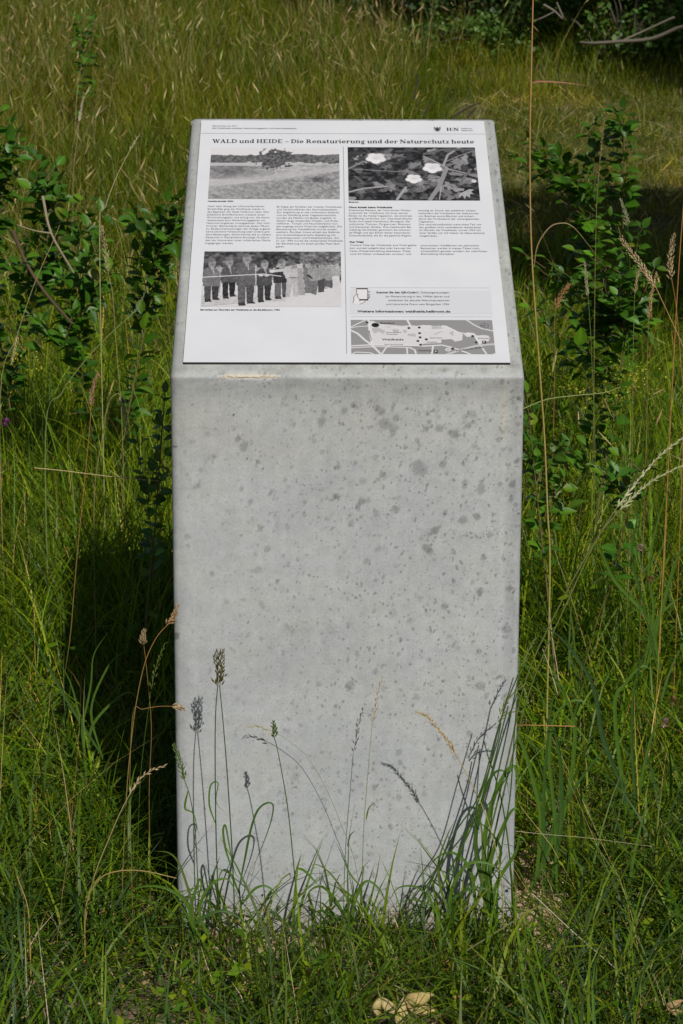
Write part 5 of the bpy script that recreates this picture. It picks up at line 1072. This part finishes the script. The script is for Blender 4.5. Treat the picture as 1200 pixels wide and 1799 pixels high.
# ------------------------------------------------------------------ shrubs along the upper edge, tree at the right
def leafcloud(ac, c, r, n_, size, pal, seed, dens=.5):
    rs_ = np.random.default_rng(seed); got = 0
    while got < n_:
        m_ = n_*2; d = rs_.normal(size=(m_, 3)); d /= np.linalg.norm(d, axis=1)[:, None]; rad = rs_.random(m_)**.45
        p = d*rad[:, None]
        k = fbm(p[:, 0]*3.2+seed, p[:, 2]*3.2+p[:, 1]*2.1, seed, 3); ok = (k > dens-.06*rad)&(rad < .72+.5*fbm(d[:, 0]*2.4+9, d[:, 2]*2.4+d[:, 1]*2, seed+3, 2))
        p = p[ok][:n_-got]; m2 = len(p); got += m2
        P = p*np.array(r)+np.array(c); P[:, 2] = np.maximum(P[:, 2], gz(P[:, 0], P[:, 1])+.02)
        s_ = rs_.uniform(*size, m2)[:, None]; a = rs_.normal(size=(m2, 3)); a /= np.linalg.norm(a, axis=1)[:, None]
        nn_ = rs_.normal(size=(m2, 3))+np.array([0, -.5, 1.2]); b_ = np.cross(nn_, a); b_ /= np.linalg.norm(b_, axis=1)[:, None]+1e-9
        V = np.stack([P-a*s_*.5, P+b_*s_*.3, P+a*s_*.5, P-b_*s_*.3], 1).reshape(-1, 3)
        col = pal[rs_.integers(0, len(pal), m2)]*rs_.uniform(.75, 1.25, (m2, 1))
        ac.add(V, np.arange(m2*4).reshape(-1, 4), np.repeat(col, 4, 0))
DG = np.array([[.035, .075, .014], [.045, .095, .016], [.028, .06, .014]]); LG = np.array([[.07, .14, .02], [.055, .12, .02], [.09, .16, .025]])
def shrub(label, x_, y_, r, n_, pal, seed, size=(.04, .075), name='shrub', cat='shrub', zoff=.0):
    g_ = float(gz(x_, y_)); root = empty(name, (x_, y_, g_), label, cat); ac = Acc(); leafcloud(ac, (0, 0, 0), (1, 1, 1), 1, size, pal, seed)
    ac = Acc(); leafcloud(ac, (x_, y_, g_+r[2]*.85+zoff), r, n_, size, pal, seed)
    me = ac.mesh('crown', False); o = link('crown', me, root, shrubm); o.location = (-x_, -y_, -g_)
    ac = Acc(); rr = random.Random(seed)
    for k in range(9):
        e = Vector((rr.uniform(-.8, .8)*r[0], rr.uniform(-.7, .7)*r[1], rr.uniform(.7, 1.15)*r[2]+zoff)); tube(ac, smooth([Vector((rr.uniform(-.1, .1), rr.uniform(-.1, .1), -.05)), e*.5+Vector((0, 0, .1)), e], 4), .014+.01*(r[2] > 1.5), .004, (.07, .06, .045))
    link('trunk', ac.mesh('trunk'), root, barkm)
shrub('light green leafy shrub at the far upper right', 2.25, 13.0, (.9, .6, .62), 9000, LG, 101)
shrub('dark shrub left of the light green one at upper right', 1.35, 14.0, (.85, .7, .9), 9000, DG, 102)
shrub('dark shrub behind the brown grass patch at top centre', .5, 15.6, (.9, .7, .8), 8000, DG, 103)
shrub('dense dark shrub at the top right corner', 2.9, 14.4, (1.1, .9, 1.3), 11000, DG, 104)
shrub('low green shrub between grass and bushes above the board', .95, 14.7, (.75, .4, .36), 4200, LG, 105)
shrub('wide dark shrub rearmost above the top centre', 1.4, 17.6, (1.6, .9, 1.4), 11000, DG, 106)
shrub('dark shrub furthest left along the top edge', -.5, 19.5, (1.1, .8, .75), 6000, DG, 107, (.05, .09))
shrub('small bramble mound at the foot of the top bushes', 1.25, 13.3, (.75, .35, .2), 3000, LG, 108, (.03, .06))
shrub('tree standing outside the right edge whose crown shades the slope', 2.75, 3.3, (1.25, 1.75, .85), 15000, DG, 120, (.07, .12), 'oak_tree', 'tree', zoff=2.75)
shrub('second tree further up the slope beyond the right edge', 4.9, 9.6, (1.9, 1.9, 1.5), 12000, DG, 121, (.08, .13), 'oak_tree', 'tree', zoff=2.2)
